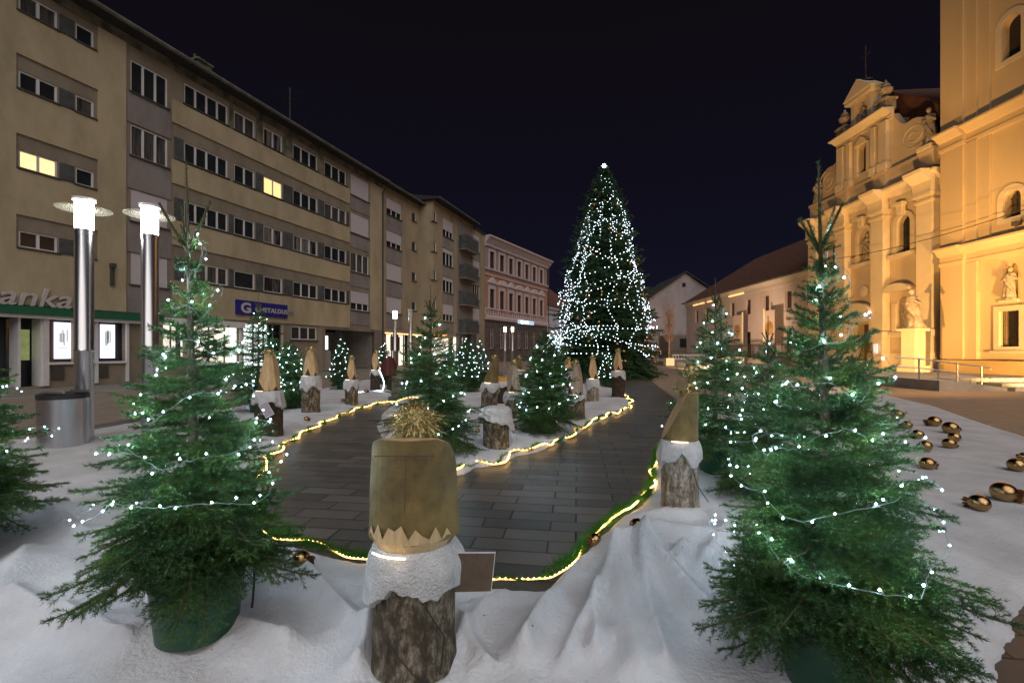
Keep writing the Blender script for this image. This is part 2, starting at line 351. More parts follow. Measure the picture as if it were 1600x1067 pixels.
def wall_holes(mb, F, u0, u1, z0, z1, holes, n=0, depth=.22, m=0, mr=None):
    us = sorted({u0, u1} | {h[0] for h in holes} | {h[1] for h in holes}); zs = sorted({z0, z1} | {h[2] for h in holes} | {h[3] for h in holes})
    us = [a for a in us if u0 <= a <= u1]; zs = [a for a in zs if z0 <= a <= z1]
    for i in range(len(us)-1):
        for j in range(len(zs)-1):
            cu = (us[i]+us[i+1])/2; cz = (zs[j]+zs[j+1])/2
            if any(h[0] < cu < h[1] and h[2] < cz < h[3] for h in holes): continue
            mb.add([F.p(us[i], n, zs[j]), F.p(us[i+1], n, zs[j]), F.p(us[i+1], n, zs[j+1]), F.p(us[i], n, zs[j+1])], [(0, 1, 2, 3)], m)
    for a, b, c, d in holes:
        P = [(a, c), (b, c), (b, d), (a, d)]
        for k in range(4):
            (x0, y0), (x1, y1) = P[k], P[(k+1) % 4]
            mb.add([F.p(x0, n, y0), F.p(x1, n, y1), F.p(x1, n-depth, y1), F.p(x0, n-depth, y0)], [(0, 1, 2, 3)], m if mr is None else mr)
def window(F, u0, u1, z0, z1, parent, panes=2, kind='glass', n=-.10, fw=.07, shut=0, sill=True, frm='frame', lbl=None, top=None):
    mb = MB(); d = .06
    mb.box(u0, u1, n, n+d, z0, z0+fw, F); mb.box(u0, u1, n, n+d, z1-fw, z1, F)
    mb.box(u0, u0+fw, n, n+d, z0+fw, z1-fw, F); mb.box(u1-fw, u1, n, n+d, z0+fw, z1-fw, F)
    for i in range(1, panes):
        c = u0+(u1-u0)*i/panes; mb.box(c-fw*.7, c+fw*.7, n+.002, n+d, z0+fw, z1-fw, F)
    if top: mb.box(u0+fw, u1-fw, n, n+d, top-.03, top+.03, F)
    o = mb.build('window', M[frm], parent)
    if lbl: o['label'] = lbl
    g = MB(); g.box(u0+fw*.5, u1-fw*.5, n-.02, n+.01, z0+fw*.5, z1-fw*.5, F); g.build('pane', M[kind], o)
    if shut > 0:
        s = MB(); zb = z1-(z1-z0)*shut; s.box(u0+.02, u1-.02, n+d+.002, n+d+.03, zb, z1, F)
        s.build('roller_shutter', M['shutter'], o)
    if sill:
        s = MB(); s.box(u0-.08, u1+.08, n+.02, .12, z0-.07, z0, F); s.build('sill', M['sill'], o)
    return o

# ------------------------------------------------------------------ main apartment block on the left
ROW = [(15.2, 16.35), (12.0, 13.12), (8.75, 9.86), (5.5, 6.55)]        # sill, head; top floor first
EAVE = 17.15
bld = empty('apartment_building', LF.p(0, 0, 0), 0, 'long beige apartment block with grey window bands above the bank and optician', 'building')
holes = []; wins = []; slabs = []; pans = []
def col(px0, px1, rows, panes, n=0):
    for r, kind, shut in rows:
        z0, z1 = ROW[r]; u0 = uu(LF, px0); u1 = uu(LF, px1); holes.append((u0, u1, z0, z1)); wins.append((u0, u1, z0, z1, panes, kind, shut))
# leftmost pair of columns
u = lambda px: uu(LF, px)
# (frame measured on the second floor row)
a0, a1 = u(-28), u(27); 
colsL = [(u(-60), u(-22), 2), (u(29), u(90), 2), (u(118), u(147), 1)]
for r in range(4):
    z0, z1 = ROW[r]
    for k, (p, q, n_) in enumerate(colsL):
        zt = z1; zb = z0+.35 if k != 9 else z0
        kind = 'lit' if (r == 2 and k == 1) else ('curtain' if (r+k) % 2 else 'glass')
        holes.append((p, q, zb, zt)); wins.append((p, q, zb, zt, n_, kind, 0))
    pans.append((colsL[1][1]+.06, colsL[2][0]-.06, z0+.38, z1-.03))
# stairwell column: taller windows
s0, s1 = u(204), u(262)
for (zb, zt, kind, sh) in ((14.45, 16.05, 'glass', 0), (11.3, 12.85, 'curtain', 0), (8.05, 9.6, 'glass', 1), (4.9, 6.45, 'glass', 1)):
    holes.append((s0, s1, zb, zt)); wins.append((s0, s1, zb, zt, 3, kind, sh))
cols3 = [(288, 356, 4), (366, 398, 2), (412, 441, 2), (458, 496, 3), (507, 541, 3)]
for r in range(4):
    z0, z1 = ROW[r]
    for k, (p, q, n_) in enumerate(cols3):
        kind = 'lit2' if (r == 1 and k == 2) else random.choice(['glass', 'curtain', 'glass', 'curtain2'])
        holes.append((u(p), u(q), z0, z1)); wins.append((u(p), u(q), z0, z1, 1 if (r == 3 and k in (1, 2)) else n_, kind, 0))
        if r: 
            pe = cols3[k+1][0] if k < 4 else 546
            if (r, k) != (1, 0): pans.append((u(q)+.08, u(pe)-.08, z0-.04, z1+.02))
    if r: pans.append((u(272), u(288)-.08, z0-.04, z1+.02))
for r, (kind, sh) in enumerate((('glass', .98), ('glass', .95), ('curtain', 0), ('glass', .62))):
    z0, z1 = ROW[r][0]-.45, ROW[r][1]+.1
    holes.append((u(548), u(576), z0, z1)); wins.append((u(548), u(576), z0, z1, 3, kind, sh))
# ground floor openings
gfl = [(u(75), u(116), 1.1, 2.95), (u(152), u(196), 1.1, 2.95), (u(255), u(290), .9, 3.0), (u(300), u(374), .9, 3.0), (u(380), u(443), .05, 3.4), (u(455), u(495), 2.4, 3.35)]
for i, g in enumerate(gfl): holes.append(g)
holes.append((u(-60), u(66), .1, 2.95)); holes.append((u(507), u(585), .05, 3.3))
mb = MB()
UL, UR = -16, u(597)
wall_holes(mb, LF, UL, UR, 0, EAVE, holes, depth=.25)
mb.build('wall', M['band'], bld)
core = MB(); core.box(UL, UR, -12, -.3, 4.0, EAVE-.1, LF); core.box(UL, UR, -12, -4.5, 0, 4.0, LF); core.box(UL, UR, -4.5, -.26, 3.52, 4.0, LF); core.build('inner_wall', M['darkrecess'], bld)
# beige render slabs, proud of the bands
sb = MB()
def slab(u0, u1, z0, z1, m=0, n=.07): sb.box(u0, u1, .0, n, z0, z1, LF, m)
lv = [0, 0, 0, 0]
zb = [3.55]+[0]*4
L0, L1 = u(-70), u(196)
# left bay: solid beige except the recessed strips round each window pair
for (x0, x1) in ((UL, u(-64)), (u(-18), u(24)), (u(152), L1)): slab(x0, x1, 3.5, EAVE-.45)
for (x0, x1) in ((u(-64), u(-18)), (u(24), u(152))):
    z = 3.5
    for r in (3, 2, 1, 0):
        slab(x0, x1, z, ROW[r][0]+.27); z = ROW[r][1]+.62
# bay 3
x0, x1 = u(268), u(546); z = 3.5
for r in (3, 2, 1, 0):
    slab(x0, x1, z, ROW[r][0]-.12); z = ROW[r][1]+.75
slab(u(578), u(597)-.01, 3.5, EAVE-.45)
sb.builds('render_slab', M['beige'], bld)
gb = MB()
for (x0, x1, zt, zbm) in ((u(198), u(267), 0, 0),):
    zs = [(3.5, 4.83), (6.5, 7.98), (9.65, 11.23), (12.9, 14.38)]
    for a, b in zs: gb.box(x0, x1, 0, .045, a, b, LF)
for r in range(4):
    zt = ROW[r][0]-.52; gb.box(u(547), u(577), 0, .04, zt-1.15, zt, LF)
gb.builds('grey_panel', M['graycol'], bld)
pb = MB()
for a, b, c, d in pans: pb.box(a, b, 0, .05, c, d, LF)
pb.builds('slate_panel', M['panel'], bld)
dt = MB(); dt.box(UL, UR, .0, .085, EAVE-.44, EAVE-.02, LF)
for k, (p, q, n_) in enumerate(cols3[:-1]): dt.box(u(q)+.1, u(cols3[k+1][0])-.1, 0, .03, ROW[0][0]-.05, EAVE-.45, LF)
dt.builds('weathered_frieze', M['dirty'], bld)
for (a, b, c, d, n_, kind, sh) in wins:
    lb = 'window lit from inside' if kind in ('lit', 'lit2') else None
    window(LF, a, b, c, d, bld, n_, kind, shut=sh, lbl=lb)
rf = MB(); rf.prof([(-12.2, EAVE), (.75, EAVE), (.75, EAVE+.14), (-6, EAVE+1.3), (-12.2, EAVE+.3)], UL, UR, LF); r_ = rf.build('roof', M['roofdark'], bld)
gt = MB(); P = []
for i in range(40):
    uq = UL+(UR-UL)*i/39; P.append(LF.p(uq, .84, EAVE+.08))
gt.tube(P, .11, 8); gt.build('gutter', M['gutter'], bld, True)
def chimney(F, px, n, w_, h, base, par):
    c = MB(); uq = uu(F, px, n); c.box(uq-w_/2, uq+w_/2, n-w_/2, n+w_/2, base, base+h, F); c.box(uq-w_/2-.08, uq+w_/2+.08, n-w_/2-.08, n+w_/2+.08, base+h, base+h+.12, F)
    o = c.build('chimney', M['dirty'], par)
    s = MB()
    for k in range(3): s.lathe([(.07, 0), (.09, .35)], (*F.p(uq-w_/3+k*w_/3, n, 0)[:2], base+h+.12), 8)
    s.build('chimney_pot', M['pipe'], o)
chimney(LF, 312, -2.5, .9, 1.9, EAVE+.4, bld); chimney(LF, 456, -3, 1.6, 1.5, EAVE+.5, bld)
an = MB(); q = LF.p(uu(LF, 453, -3), -3, 0); an.tube([(q[0], q[1], EAVE+1), (q[0], q[1], EAVE+5.2)], .04)
for k, h in enumerate((4.9, 4.3, 3.9)): an.tube([(q[0]-.9+k*.2, q[1]-.3, EAVE+h), (q[0]+.9-k*.2, q[1]+.3, EAVE+h)], .02, 4)
an.build('antenna', M['metaldark'], bld)
dp = MB(); ud = u(596); dp.tube([LF.p(ud, .8, EAVE), LF.p(ud, .16, EAVE-.9), LF.p(ud, .16, .05)], .075, 8); dp.build('drain_pipe', M['pipe'], bld, True)
ap = MB(); ap.box(u(169), u(176), .07, .3, 5.55, 5.75, LF); ap.box(u(170), u(175), .07, .2, 4.7, 5.55, LF); ap.build('wall_bracket', M['sill'], bld)
# bank front
bank = MB(); zt = 3.02
bank.box(UL, u(250), .07, .34, 3.1, 3.42, LF); bank.build('fascia', M['green'], bld)
bk = MB(); bk.box(UL, u(250), .07, .24, 2.95, 3.095, LF)
for (a, b) in ((u(66), u(75)), (u(116), u(120)), (u(147), u(152)), (u(196), u(200)), (u(292), u(299)), (u(374), u(379))): bk.box(a, b, .0, .10, .1, 2.95, LF)
bk.box(u(75), u(196), .0, .12, 1.0, 1.1, LF); bk.box(u(250), u(378), .0, .2, .78, .9, LF); bk.box(u(250), u(378), .0, .3, 3.0, 3.35, LF)
bk.build('shopfront_trim', M['frame'], bld)
dk = MB(); 
for a, b in ((80, 99), (150, 168), (352, 372)): dk.box(u(a), u(b), .0, .07, .35, .9, LF)
dk.builds('vent_grille', M['sill'], bld)
gbk = MB()
for g in gfl[:2]: gbk.box(g[0], g[1], -.34, -.28, g[2], g[3], LF)
gbk.box(u(-60), u(66), -.9, -.8, .1, 2.95, LF)
gbk.build('shop_window', M['glass'], bld)
am = MB(); am.box(u(33), u(62), -.78, -.7, 1.2, 2.5, LF); am.build('cash_machine', M['atm'], bld)
am = MB()
for a in (30, 65): am.box(u(a)-.04, u(a)+.04, -.6, .02, .1, 2.95, LF)
am.builds('door_post', M['frame'], bld)
for (a, b, c, d) in ((u(90), u(115), 1.25, 2.85), (u(162), u(184), 1.25, 2.85)):
    f = MB(); f.box(a, b, -.26, -.2, c, d, LF); fo = f.build('lit_poster', M['posterframe'], bld)
    p = MB(); p.box(a+.05, b-.05, -.199, -.18, c+.06, d-.06, LF); p.build('sheet', M['poster'], fo)
    k = MB(); wq = b-a
    k.box(a+.1, b-.1, -.178, -.172, c+.45, c+.47, LF)
    for t in range(6): 
        xx = a+wq*(.25+.5*random.random()); k.box(xx, xx+.03, -.178, -.172, c+.5+random.random()*.4, c+1.1+random.random()*.3, LF)
    k.build('drawing', M['ink'], fo)
shp = MB()
for g in gfl[2:4]: shp.box(g[0], g[1], -.9, -.8, g[2], g[3], LF)
shp.build('shop_display', M['shopwarm'], bld)
shp = MB()
for g in gfl[2:4]:
    for t in range(1, 3): c = g[0]+(g[1]-g[0])*t/3; shp.box(c-.03, c+.03, -.06, 0.0, g[2], g[3], LF)
for t in range(26):
    x = gfl[3][0]+random.random()*(gfl[3][1]-gfl[3][0]-.4); z_ = 1.0+random.random()*1.7; shp.box(x, x+.1+random.random()*.3, -.7, -.6, z_, z_+.06+random.random()*.3, LF)
shp.build('display_goods', M['metaldark'], bld)
shp = MB(); g = gfl[4]; shp.box(g[0], g[1], -1.6, -1.5, g[2], g[3], LF); shp.build('shop_interior', M['shopwhite'], bld)
shp = MB(); 
for t in range(1, 4): c = g[0]+(g[1]-g[0])*t/4; shp.box(c-.04, c+.04, -.12, -.06, .05, 3.4, LF)
shp.box(g[0], g[1], -.12, -.055, 2.75, 2.83, LF)
shp.build('door_frame', M['metaldark'], bld)
g = gfl[5]; window(LF, g[0], g[1], g[2], g[3], bld, 3, 'glass')
# recessed passage
rc = MB(); rc.box(u(507), u(585), -4.4, -4.3, .05, 3.3, LF); rc.box(u(504), u(507), -4.3, .08, .05, 3.5, LF); rc.box(u(585), u(597), -4.3, .06, .05, 3.5, LF); rc.builds('passage_wall', M['stonewall'], bld)
rc = MB(); rc.box(u(524), u(556), -3.0, -2.9, 1.7, 2.9, LF); rc.build('lit_panel', M['shopwhite'], bld)
rc = MB(); rc.box(u(506), u(520), -1.0, -.2, .1, 1.6, LF); rc.build('door', M['concrete'], bld)
# lettering on the building
def text(name, body, F, u0, z, size, n, m, parent, ext=.02, sheer=0, w_=1.0, bold=0):
    cu = bpy.data.curves.new(name, 'FONT'); cu.body = body; cu.size = size; cu.extrude = ext; cu.shear = sheer; cu.offset = bold
    cu.materials.append(m); o = bpy.data.objects.new(name, cu); C.objects.link(o); o.parent = parent
    q = F.p(u0, n, z); ud = Vector((F.ud[0], F.ud[1], 0)); nd = Vector((F.nd[0], F.nd[1], 0))
    mtx = Matrix((( ud.x*w_, 0, nd.x), (ud.y*w_, 0, nd.y), (0, 1, 0))).to_4x4()
    o.matrix_world = Matrix.Translation(Vector(q)-(parent.location if parent else Vector()))@mtx
    bpy.context.view_layer.update()
    me = bpy.data.meshes.new_from_object(o.evaluated_get(bpy.context.evaluated_depsgraph_get())); me.name = name
    o2 = bpy.data.objects.new(name, me); C.objects.link(o2); o2.parent = parent; o2.matrix_world = o.matrix_world.copy()
    bpy.data.objects.remove(o); return o2
bld.location = (0, 0, 0)
text('bank_lettering', 'banka', LF, u(-46), 3.47, 1.12, .16, M['signlet'], bld, .04, .25, 1.15, .012)
osn = MB(); sg = (u(366), u(446)); osn.box(sg[0], sg[1], .07, .20, 3.85, 4.75, LF)
so = osn.build('shop_sign', M['signblue'], bld)
text('sign_emblem', 'G', LF, u(372.5), 4.0, .85, .205, M['signlet'], bld, .01, 0, 1.2, .03)
text('sign_lettering', 'GHETALDUS', LF, u(395), 4.12, .42, .205, M['signlet'], bld, .01, 0, 1.12, .008)
text('sign_lettering', 'OPTIKA', LF, u(425), 4.12, .40, .205, M['signdim'], bld, .01, 0, 1.2)

# ------------------------------------------------------------------ second block, past the drain pipe, with its projecting bay
UA = UR+.02; corner = u(655)
b2 = empty('apartment_building', (0, 0, 0), 0, 'narrow beige block with white roller shutters between drain pipe and projecting block', 'building')
hs = []; ws = []
rows2 = [(14.6, 16.1), (11.55, 13.2), (8.35, 9.9), (5.25, 6.7)]
u2 = lambda px: uu(LF, px, -.0)
for r, (a, b) in enumerate(rows2):
    hs.append((u(604), u(627), a, b)); ws.append((u(604), u(627), a, b, 3, 'glass', (.62, .7, 1, 1)[r]))
    hs.append((u(643.5), u(650), a+.6, a+1.5)); ws.append((u(643.5), u(650), a+.6, a+1.5, 1, 'glass', 0))
hs += [(UA+.6, u(640), .1, 3.2)]
mb = MB(); wall_holes(mb, LF, UA, corner, 0, EAVE, hs, depth=.25); mb.build('wall', M['beige2'], b2)
gp = MB()
for a, b in rows2: gp.box(u(603), u(628), 0, .04, a-1.5, a-.12, LF)
gp.builds('grey_panel', M['graycol'], b2)
for q in ws: window(LF, *q[:4], b2, q[4], q[5], shut=q[6], fw=.06)
rf = MB(); rf.box(UA, corner+2, -12, -.3, 3.4, EAVE-.05, LF); rf.build('inner_wall', M['darkrecess'], b2)
rf = MB(); rf.prof([(-12.2, EAVE), (.7, EAVE), (.7, EAVE+.14), (-6, EAVE+1.3), (-12.2, EAVE+.3)], UA, corner+1, LF); rf.build('roof', M['roofdark'], b2)
gt = MB(); gt.tube([LF.p(UA, .78, EAVE+.06), LF.p(corner, .78, EAVE+.06)], .1, 8); gt.build('gutter', M['gutter'], b2, True)
chimney(LF, 640, -2.5, 1.3, 1.4, EAVE+.4, b2)
st = MB(); st.box(UA, u(664), .3, .36, 3.22, 3.30, LF); st.build('light_strip', M['warmstrip'], b2)
st = MB(); st.box(UA, u(664), .0, .3, 3.18, 3.42, LF); st.build('fascia', M['stonewall'], b2)
st = MB(); st.box(UA+.6, u(640), -.7, -.6, .1, 3.2, LF); st.build('shop_window', M['shopwarm'], b2)
st = MB()
for t in range(5): c = UA+.6+(u(640)-UA-.6)*t/4; st.box(c-.07, c+.07, -.1, -.02, .1, 3.2, LF)
st.box(UA+1.6, UA+3.2, -.2, -.15, 1.6, 3.0, LF); st.build('shop_frame', M['oldwood'], b2)

# projecting block
PJ = 1.7; EV3 = 17.6
b3 = empty('apartment_building', (0, 0, 0), 0, 'projecting beige block with a stack of dark balconies before the orange building', 'building')
v = lambda px: uu(LF, px, PJ)
E3 = v(757)
F3 = Fr(LF.p(0, PJ, 0)[:2], LF.ud, LF.nd)
hs = []; ws = []
k3 = [(15.4, 17.0), (12.1, 13.9), (8.9, 10.7), (5.6, 7.5)]
for r, (a, b) in enumerate(((14.35, 16.3), (11.15, 13.0), (8.15, 10.0), (4.9, 6.9))):
    hs.append((v(692), v(707.5), a, b)); ws.append((v(692), v(707.5), a, b, 3, 'glass', (.62, .25, .3, .62)[r]))
    hs.append((v(676), v(681.5), a+1.0, a+2.1)); ws.append((v(676), v(681.5), a+1.0, a+2.1, 1, 'glass', 0))
    hs.append((v(725.5), v(730), a+.1, a+1.5)); ws.append((v(725.5), v(730), a+.1, a+1.5, 1, 'curtain', 0))
    hs.append((v(739), v(749), a+.1, a+2.2)); ws.append((v(739), v(749), a+.1, a+2.2, 3, 'glass', (1, 1, .12, 1)[r]))
mb = MB(); wall_holes(mb, F3, corner, E3, 0, EV3, hs, depth=.25)
mb.box(corner, corner+.2, -PJ-.1, -.01, 0, EV3-.02, F3); mb.box(E3-.2, E3, -8, -.01, 0, EV3-.02, F3)
mb.build('wall', M['beige2'], b3)
gp = MB()
for r, (a, b) in enumerate(((14.35, 16.3), (11.15, 13.0), (8.15, 10.0), (4.9, 6.9))):
    gp.box(v(691), v(708.5), 0, .04, a-1.3, a-.1, F3); gp.box(v(738), v(750), 0, .04, a-1.05, a+.02, F3)
gp.box(v(714), v(737), 0, .02, 3.4, EV3-.5, F3)
gp.builds('grey_panel', M['graycol'], b3)
for q in ws: window(F3, *q[:4], b3, q[4], q[5], shut=q[6], fw=.07)
for r, z_ in enumerate((13.75, 10.3, 7.1, 3.75)):
    bb = MB(); a, b = v(716.5), v(736.5)
    bb.box(a, b, .02, 1.0, z_-.12, z_, F3)
    bo = bb.build('balcony', M['stonewall'], b3)
    rl = MB(); 
    for t in range(12): c = a+(b-a)*t/11; rl.box(c-.02, c+.02, .96, 1.0, z_, z_+1.6, F3)
    rl.box(a, b, .955, 1.005, z_+1.6, z_+1.66, F3); rl.box(a, b, .97, .99, z_+.05, z_+1.5, F3); rl.box(a, a+.04, .02, .95, z_, z_+1.6, F3)
    rl.build('railing', M['panel'], bo)
rf = MB(); rf.box(corner+.3, E3-.3, -10, -.3, 0, EV3-.03, F3); rf.build('inner_wall', M['darkrecess'], b3)
rf = MB(); rf.prof([(-10, EV3), (.9, EV3), (.9, EV3+.15), (-5, EV3+1.1), (-10, EV3+.3)], corner-.4, v(739), F3)
rf.prof([(-10, EV3-.3), (.2, EV3-.3), (.2, EV3-.12), (-10, EV3-.1)], v(739)+.01, E3, F3); rf.build('roof', M['roofdark'], b3)
gt = MB(); gt.tube([F3.p(corner-.4, .96, EV3+.05), F3.p(v(739), .96, EV3+.05)], .09, 8); gt.build('gutter', M['gutter'], b3, True)
st = MB(); st.box(v(673), v(695), .2, .26, 3.25, 3.33, F3); st.build('light_strip', M['warmstrip'], b3)
st = MB(); st.box(v(676), v(700), -.1, .03, .1, 3.0, F3); st.box(v(708), v(722), .01, .04, .1, 3.2, F3); st.build('shop_window', M['shopwarm'], b3)
st = MB(); st.box(v(728), v(733), .6, 1.0, 0, 3.6, F3); st.box(v(712), v(716), .02, .5, 0, 3.6, F3); st.builds('pillar', M['panel'], b3)

# ------------------------------------------------------------------ orange historic building
HM = .547; HN = math.hypot(1, HM); ho = F3.p(E3, 0, 0)
HF = Fr((ho[0]+.05, ho[1]+.1), (HM/HN, 1/HN), (1/HN, -HM/HN))
hb = empty('town_house', (0, 0, 0), 0, 'orange three storey historic town house with white pedimented windows', 'building')
HE = uu(HF, 855); xs = [uu(HF, p) for p in (768.5, 784, 798, 811, 823, 834.5, 845.5)]
hw = .62
hh = []
for x in xs: hh += [(x-hw, x+hw, 13.1, 15.4), (x-hw, x+hw, 7.6, 10.2), (x-hw, x+hw, 1.9, 4.9)]
mb = MB(); wall_holes(mb, HF, 0, HE, 12.5, 17.0, [h for h in hh if h[2] > 13], m=1); wall_holes(mb, HF, 0, HE, 5.8, 12.5, [h for h in hh if 7 < h[2] < 8], m=0)
wall_holes(mb, HF, 0, HE, 0, 5.8, [h for h in hh if h[2] < 3], m=2)
mb.box(0, .2, -9, -.01, 0, 17, HF, 1); mb.box(HE-.2, HE, -9, -.01, 0, 17, HF, 1)
mb.build('wall', [M['hist_o'], M['hist_g'], M['hist_st']], hb)
inn = MB(); inn.box(.3, HE-.3, -9, -.5, 0, 16.9, HF); inn.build('inner_wall', M['darkrecess'], hb)
tr = MB()
tr.prof([(0, 15.95), (.12, 15.95), (.12, 16.2), (.35, 16.5), (.7, 17.0), (.95, 17.1), (.95, 17.3), (0, 17.3)], -.1, HE+.6, HF)
tr.prof([(0, 12.75), (.22, 12.75), (.28, 13.0), (0, 13.05)], 0, HE, HF); tr.prof([(0, 12.0), (.15, 12.0), (.15, 12.15), (0, 12.15)], 0, HE, HF)
tr.prof([(0, 5.85), (.3, 5.9), (.35, 6.3), (.1, 6.5), (0, 6.5)], 0, HE, HF)
tr.box(0, HE, 0, .06, 7.35, 7.52, HF)
for i in range(len(xs)*2+1):
    c = xs[0]+(xs[1]-xs[0])/2*(i-1) if i else xs[0]-(xs[1]-xs[0])/2
    if 0 < c < HE-.3: tr.box(c-.55, c+.55, 0, .05, 6.6, 6.75, HF); tr.box(c-.5, c-.3, 0, .05, 6.75, 7.35, HF); tr.box(c+.3, c+.5, 0, .05, 6.75, 7.35, HF)
for i in range(int(HE/.55)): tr.box(.3+i*.55, .3+i*.55+.22, .13, .34, 15.98, 16.25, HF)
tr.build('cornice', M['hist_w'], hb)
for i, x in enumerate(xs):
    for zi, (a, b) in enumerate(((13.1, 15.4), (7.6, 10.2))):
        o = window(HF, x-hw, x+hw, a, b, hb, 2, 'histwin', n=-.2, fw=.07, frm='histwin', sill=False, top=b-.7)
        s = MB(); e_ = .34
        s.box(x-hw-e_, x-hw, 0, .1, a-.1, b+e_, HF); s.box(x+hw, x+hw+e_, 0, .1, a-.1, b+e_, HF); s.box(x-hw, x+hw, 0, .1, b, b+e_, HF)
        s.box(x-hw-.4, x+hw+.4, 0, .16, a-.25, a-.1, HF)
        if zi:
            s.box(x-hw-.28, x+hw+.28, 0, .08, b+e_, b+.75, HF); s.box(x-hw-.5, x+hw+.5, 0, .32, b+.75, b+.9, HF)
            if i % 2 == 0: s.prism([(x-hw-.5, b+.9), (x+hw+.5, b+.9), (x, b+1.65)], 0, .3, HF)
            else: s.prism([(x-hw-.5, b+.9)]+[(x+(hw+.5)*math.cos(t), b+.9+.62*math.sin(t)) for t in [math.pi*k/10 for k in range(11)]], 0, .3, HF)
        s.build('window_surround', M['hist_w'], o)
    kind = 'histwin' if i not in (1, 2, 3) else 'histwin'
    o = window(HF, x-hw, x+hw, 1.9, 4.9, hb, 2, kind, n=-.2, fw=.09, frm='hist_w', sill=True, top=3.9)
for i, c in ((1, (.1, .6, .5)), (2, (1, .35, .1)), (3, (.9, .3, .3))):
    s = MB(); x = xs[i]; s.box(x-.35, x+.35, -.21, -.195, 2.0, 3.8, HF); s.build('lit_poster', mat('lit_window_poster', c, .5, es=1.0, emis=c), hb)
cl = MB()
for z_ in (.9, 1.8, 2.7, 3.6, 4.5, 5.3): cl.box(0, HE, .0, .03, z_, z_+.06, HF)
cl.build('string_course', M['stonewall'], hb)
sg = MB(); a, b = uu(HF, 806), uu(HF, 830); sg.box(a, b, .36, .5, 5.75, 6.35, HF); so = sg.build('lit_sign', mat('lit_sign', (.5, .7, .8), .5, es=.55, emis=(.6, .8, 1)), hb)
text('sign_lettering', 'BJELOVAR', HF, a+.7, 5.85, .6, .52, mat('sign_letters_lit', (1, 1, 1), .5, es=2.2, emis=(.9, 1, 1)), hb, .01, 0, 1.0, .02)
rf = MB(); rf.prof([(.9, 17.32), (-4.5, 18.0), (-9, 17.35)], 0, HE+.5, HF); rf.build('roof', M['roofdark'], hb)
dp = MB(); dp.tube([HF.p(HE+.15, .5, 17), HF.p(HE+.15, .2, 16.2), HF.p(HE+.15, .2, .1)], .09); dp.build('drain_pipe', M['pipe'], hb)
# low blue-white house beyond
lh = empty('low_house', (0, 0, 0), 0, 'low blue-white house with dark red roof beside the orange town house', 'building')
LHF = Fr(HF.p(HE+.6, -.3, 0)[:2], HF.ud, HF.nd)
Lh = uu(LHF, 905); zt = zz(LHF, 856, 478)
mb = MB(); hl = [(uu(LHF, p)-.5, uu(LHF, p)+.5, 4.4, 6.4) for p in (859, 868, 880)]
wall_holes(mb, LHF, 0, Lh, 0, zt, hl); mb.build('wall', M['bluewall'], lh)
for h in hl: window(LHF, *h, lh, 2, 'glass', n=-.15, sill=False)
mb = MB(); mb.prof([(.5, zt), (.5, zt+.15), (-7, zt+5.5), (-9, zt)], 0, Lh, LHF); mb.build('roof', M['redroof'], lh)
mb = MB(); mb.box(0, Lh, .0, .3, zt-.5, zt-.01, LHF); mb.build('cornice', M['bluewall'], lh)

# ------------------------------------------------------------------ terrace, steps and ramp before the church
TZ = .43
t_ = MB(); t_.box(16.9, 60, 19.4, 70, 0, TZ); tag(t_.build('terrace', M['concrete']), kind='structure')
t_ = MB(); t_.box(19.8, 60, 18.4, 19.39, 0, .28); t_.box(19.8, 60, 17.9, 18.39, 0, .14); t_.build('terrace_steps', M['concrete'])['kind'] = 'structure'
t_ = MB(); t_.prof([(18.0, 0), (19.39, 0), (19.39, .42), (18.0, .42)], 16.9, 17.5, W0); t_.add([(17.51, y, z) for y in (18.1, 19.39) for z in (0, .40)]+[(19.7, y, z) for y in (18.1, 19.39) for z in (0, .12)],
    [(0, 1, 3, 2), (4, 5, 7, 6), (1, 5, 7, 3), (0, 4, 6, 2), (0, 1, 5, 4), (2, 3, 7, 6)]); t_.build('terrace_ramp', M['concrete'])['kind'] = 'structure'
rl = empty('ramp_railing', (0, 0, 0), 0, 'steel handrail sloping down beside the ramp in front of the tower', 'railing')
xs_ = [16.9, 17.7, 18.5, 19.5]
for i, x in enumerate(xs_):
    zb_ = .42-.12*i+.02 if i else .42; p = MB(); p.tube([(x, 18.9, zb_-.06), (x, 18.9, 1.27-.11*i)], .03, 8); p.build('post', M['metal'], rl, True)
for dz in (0, -.38):
    p = MB(); p.tube([(15.9, 18.9, 1.32+dz), (16.9, 18.9, 1.27+dz), (19.5, 18.9, .94+dz), (19.8, 18.9, .90+dz), (19.88, 18.9, .82+dz)], .028, 8); p.build('handrail', M['metal'], rl, True)
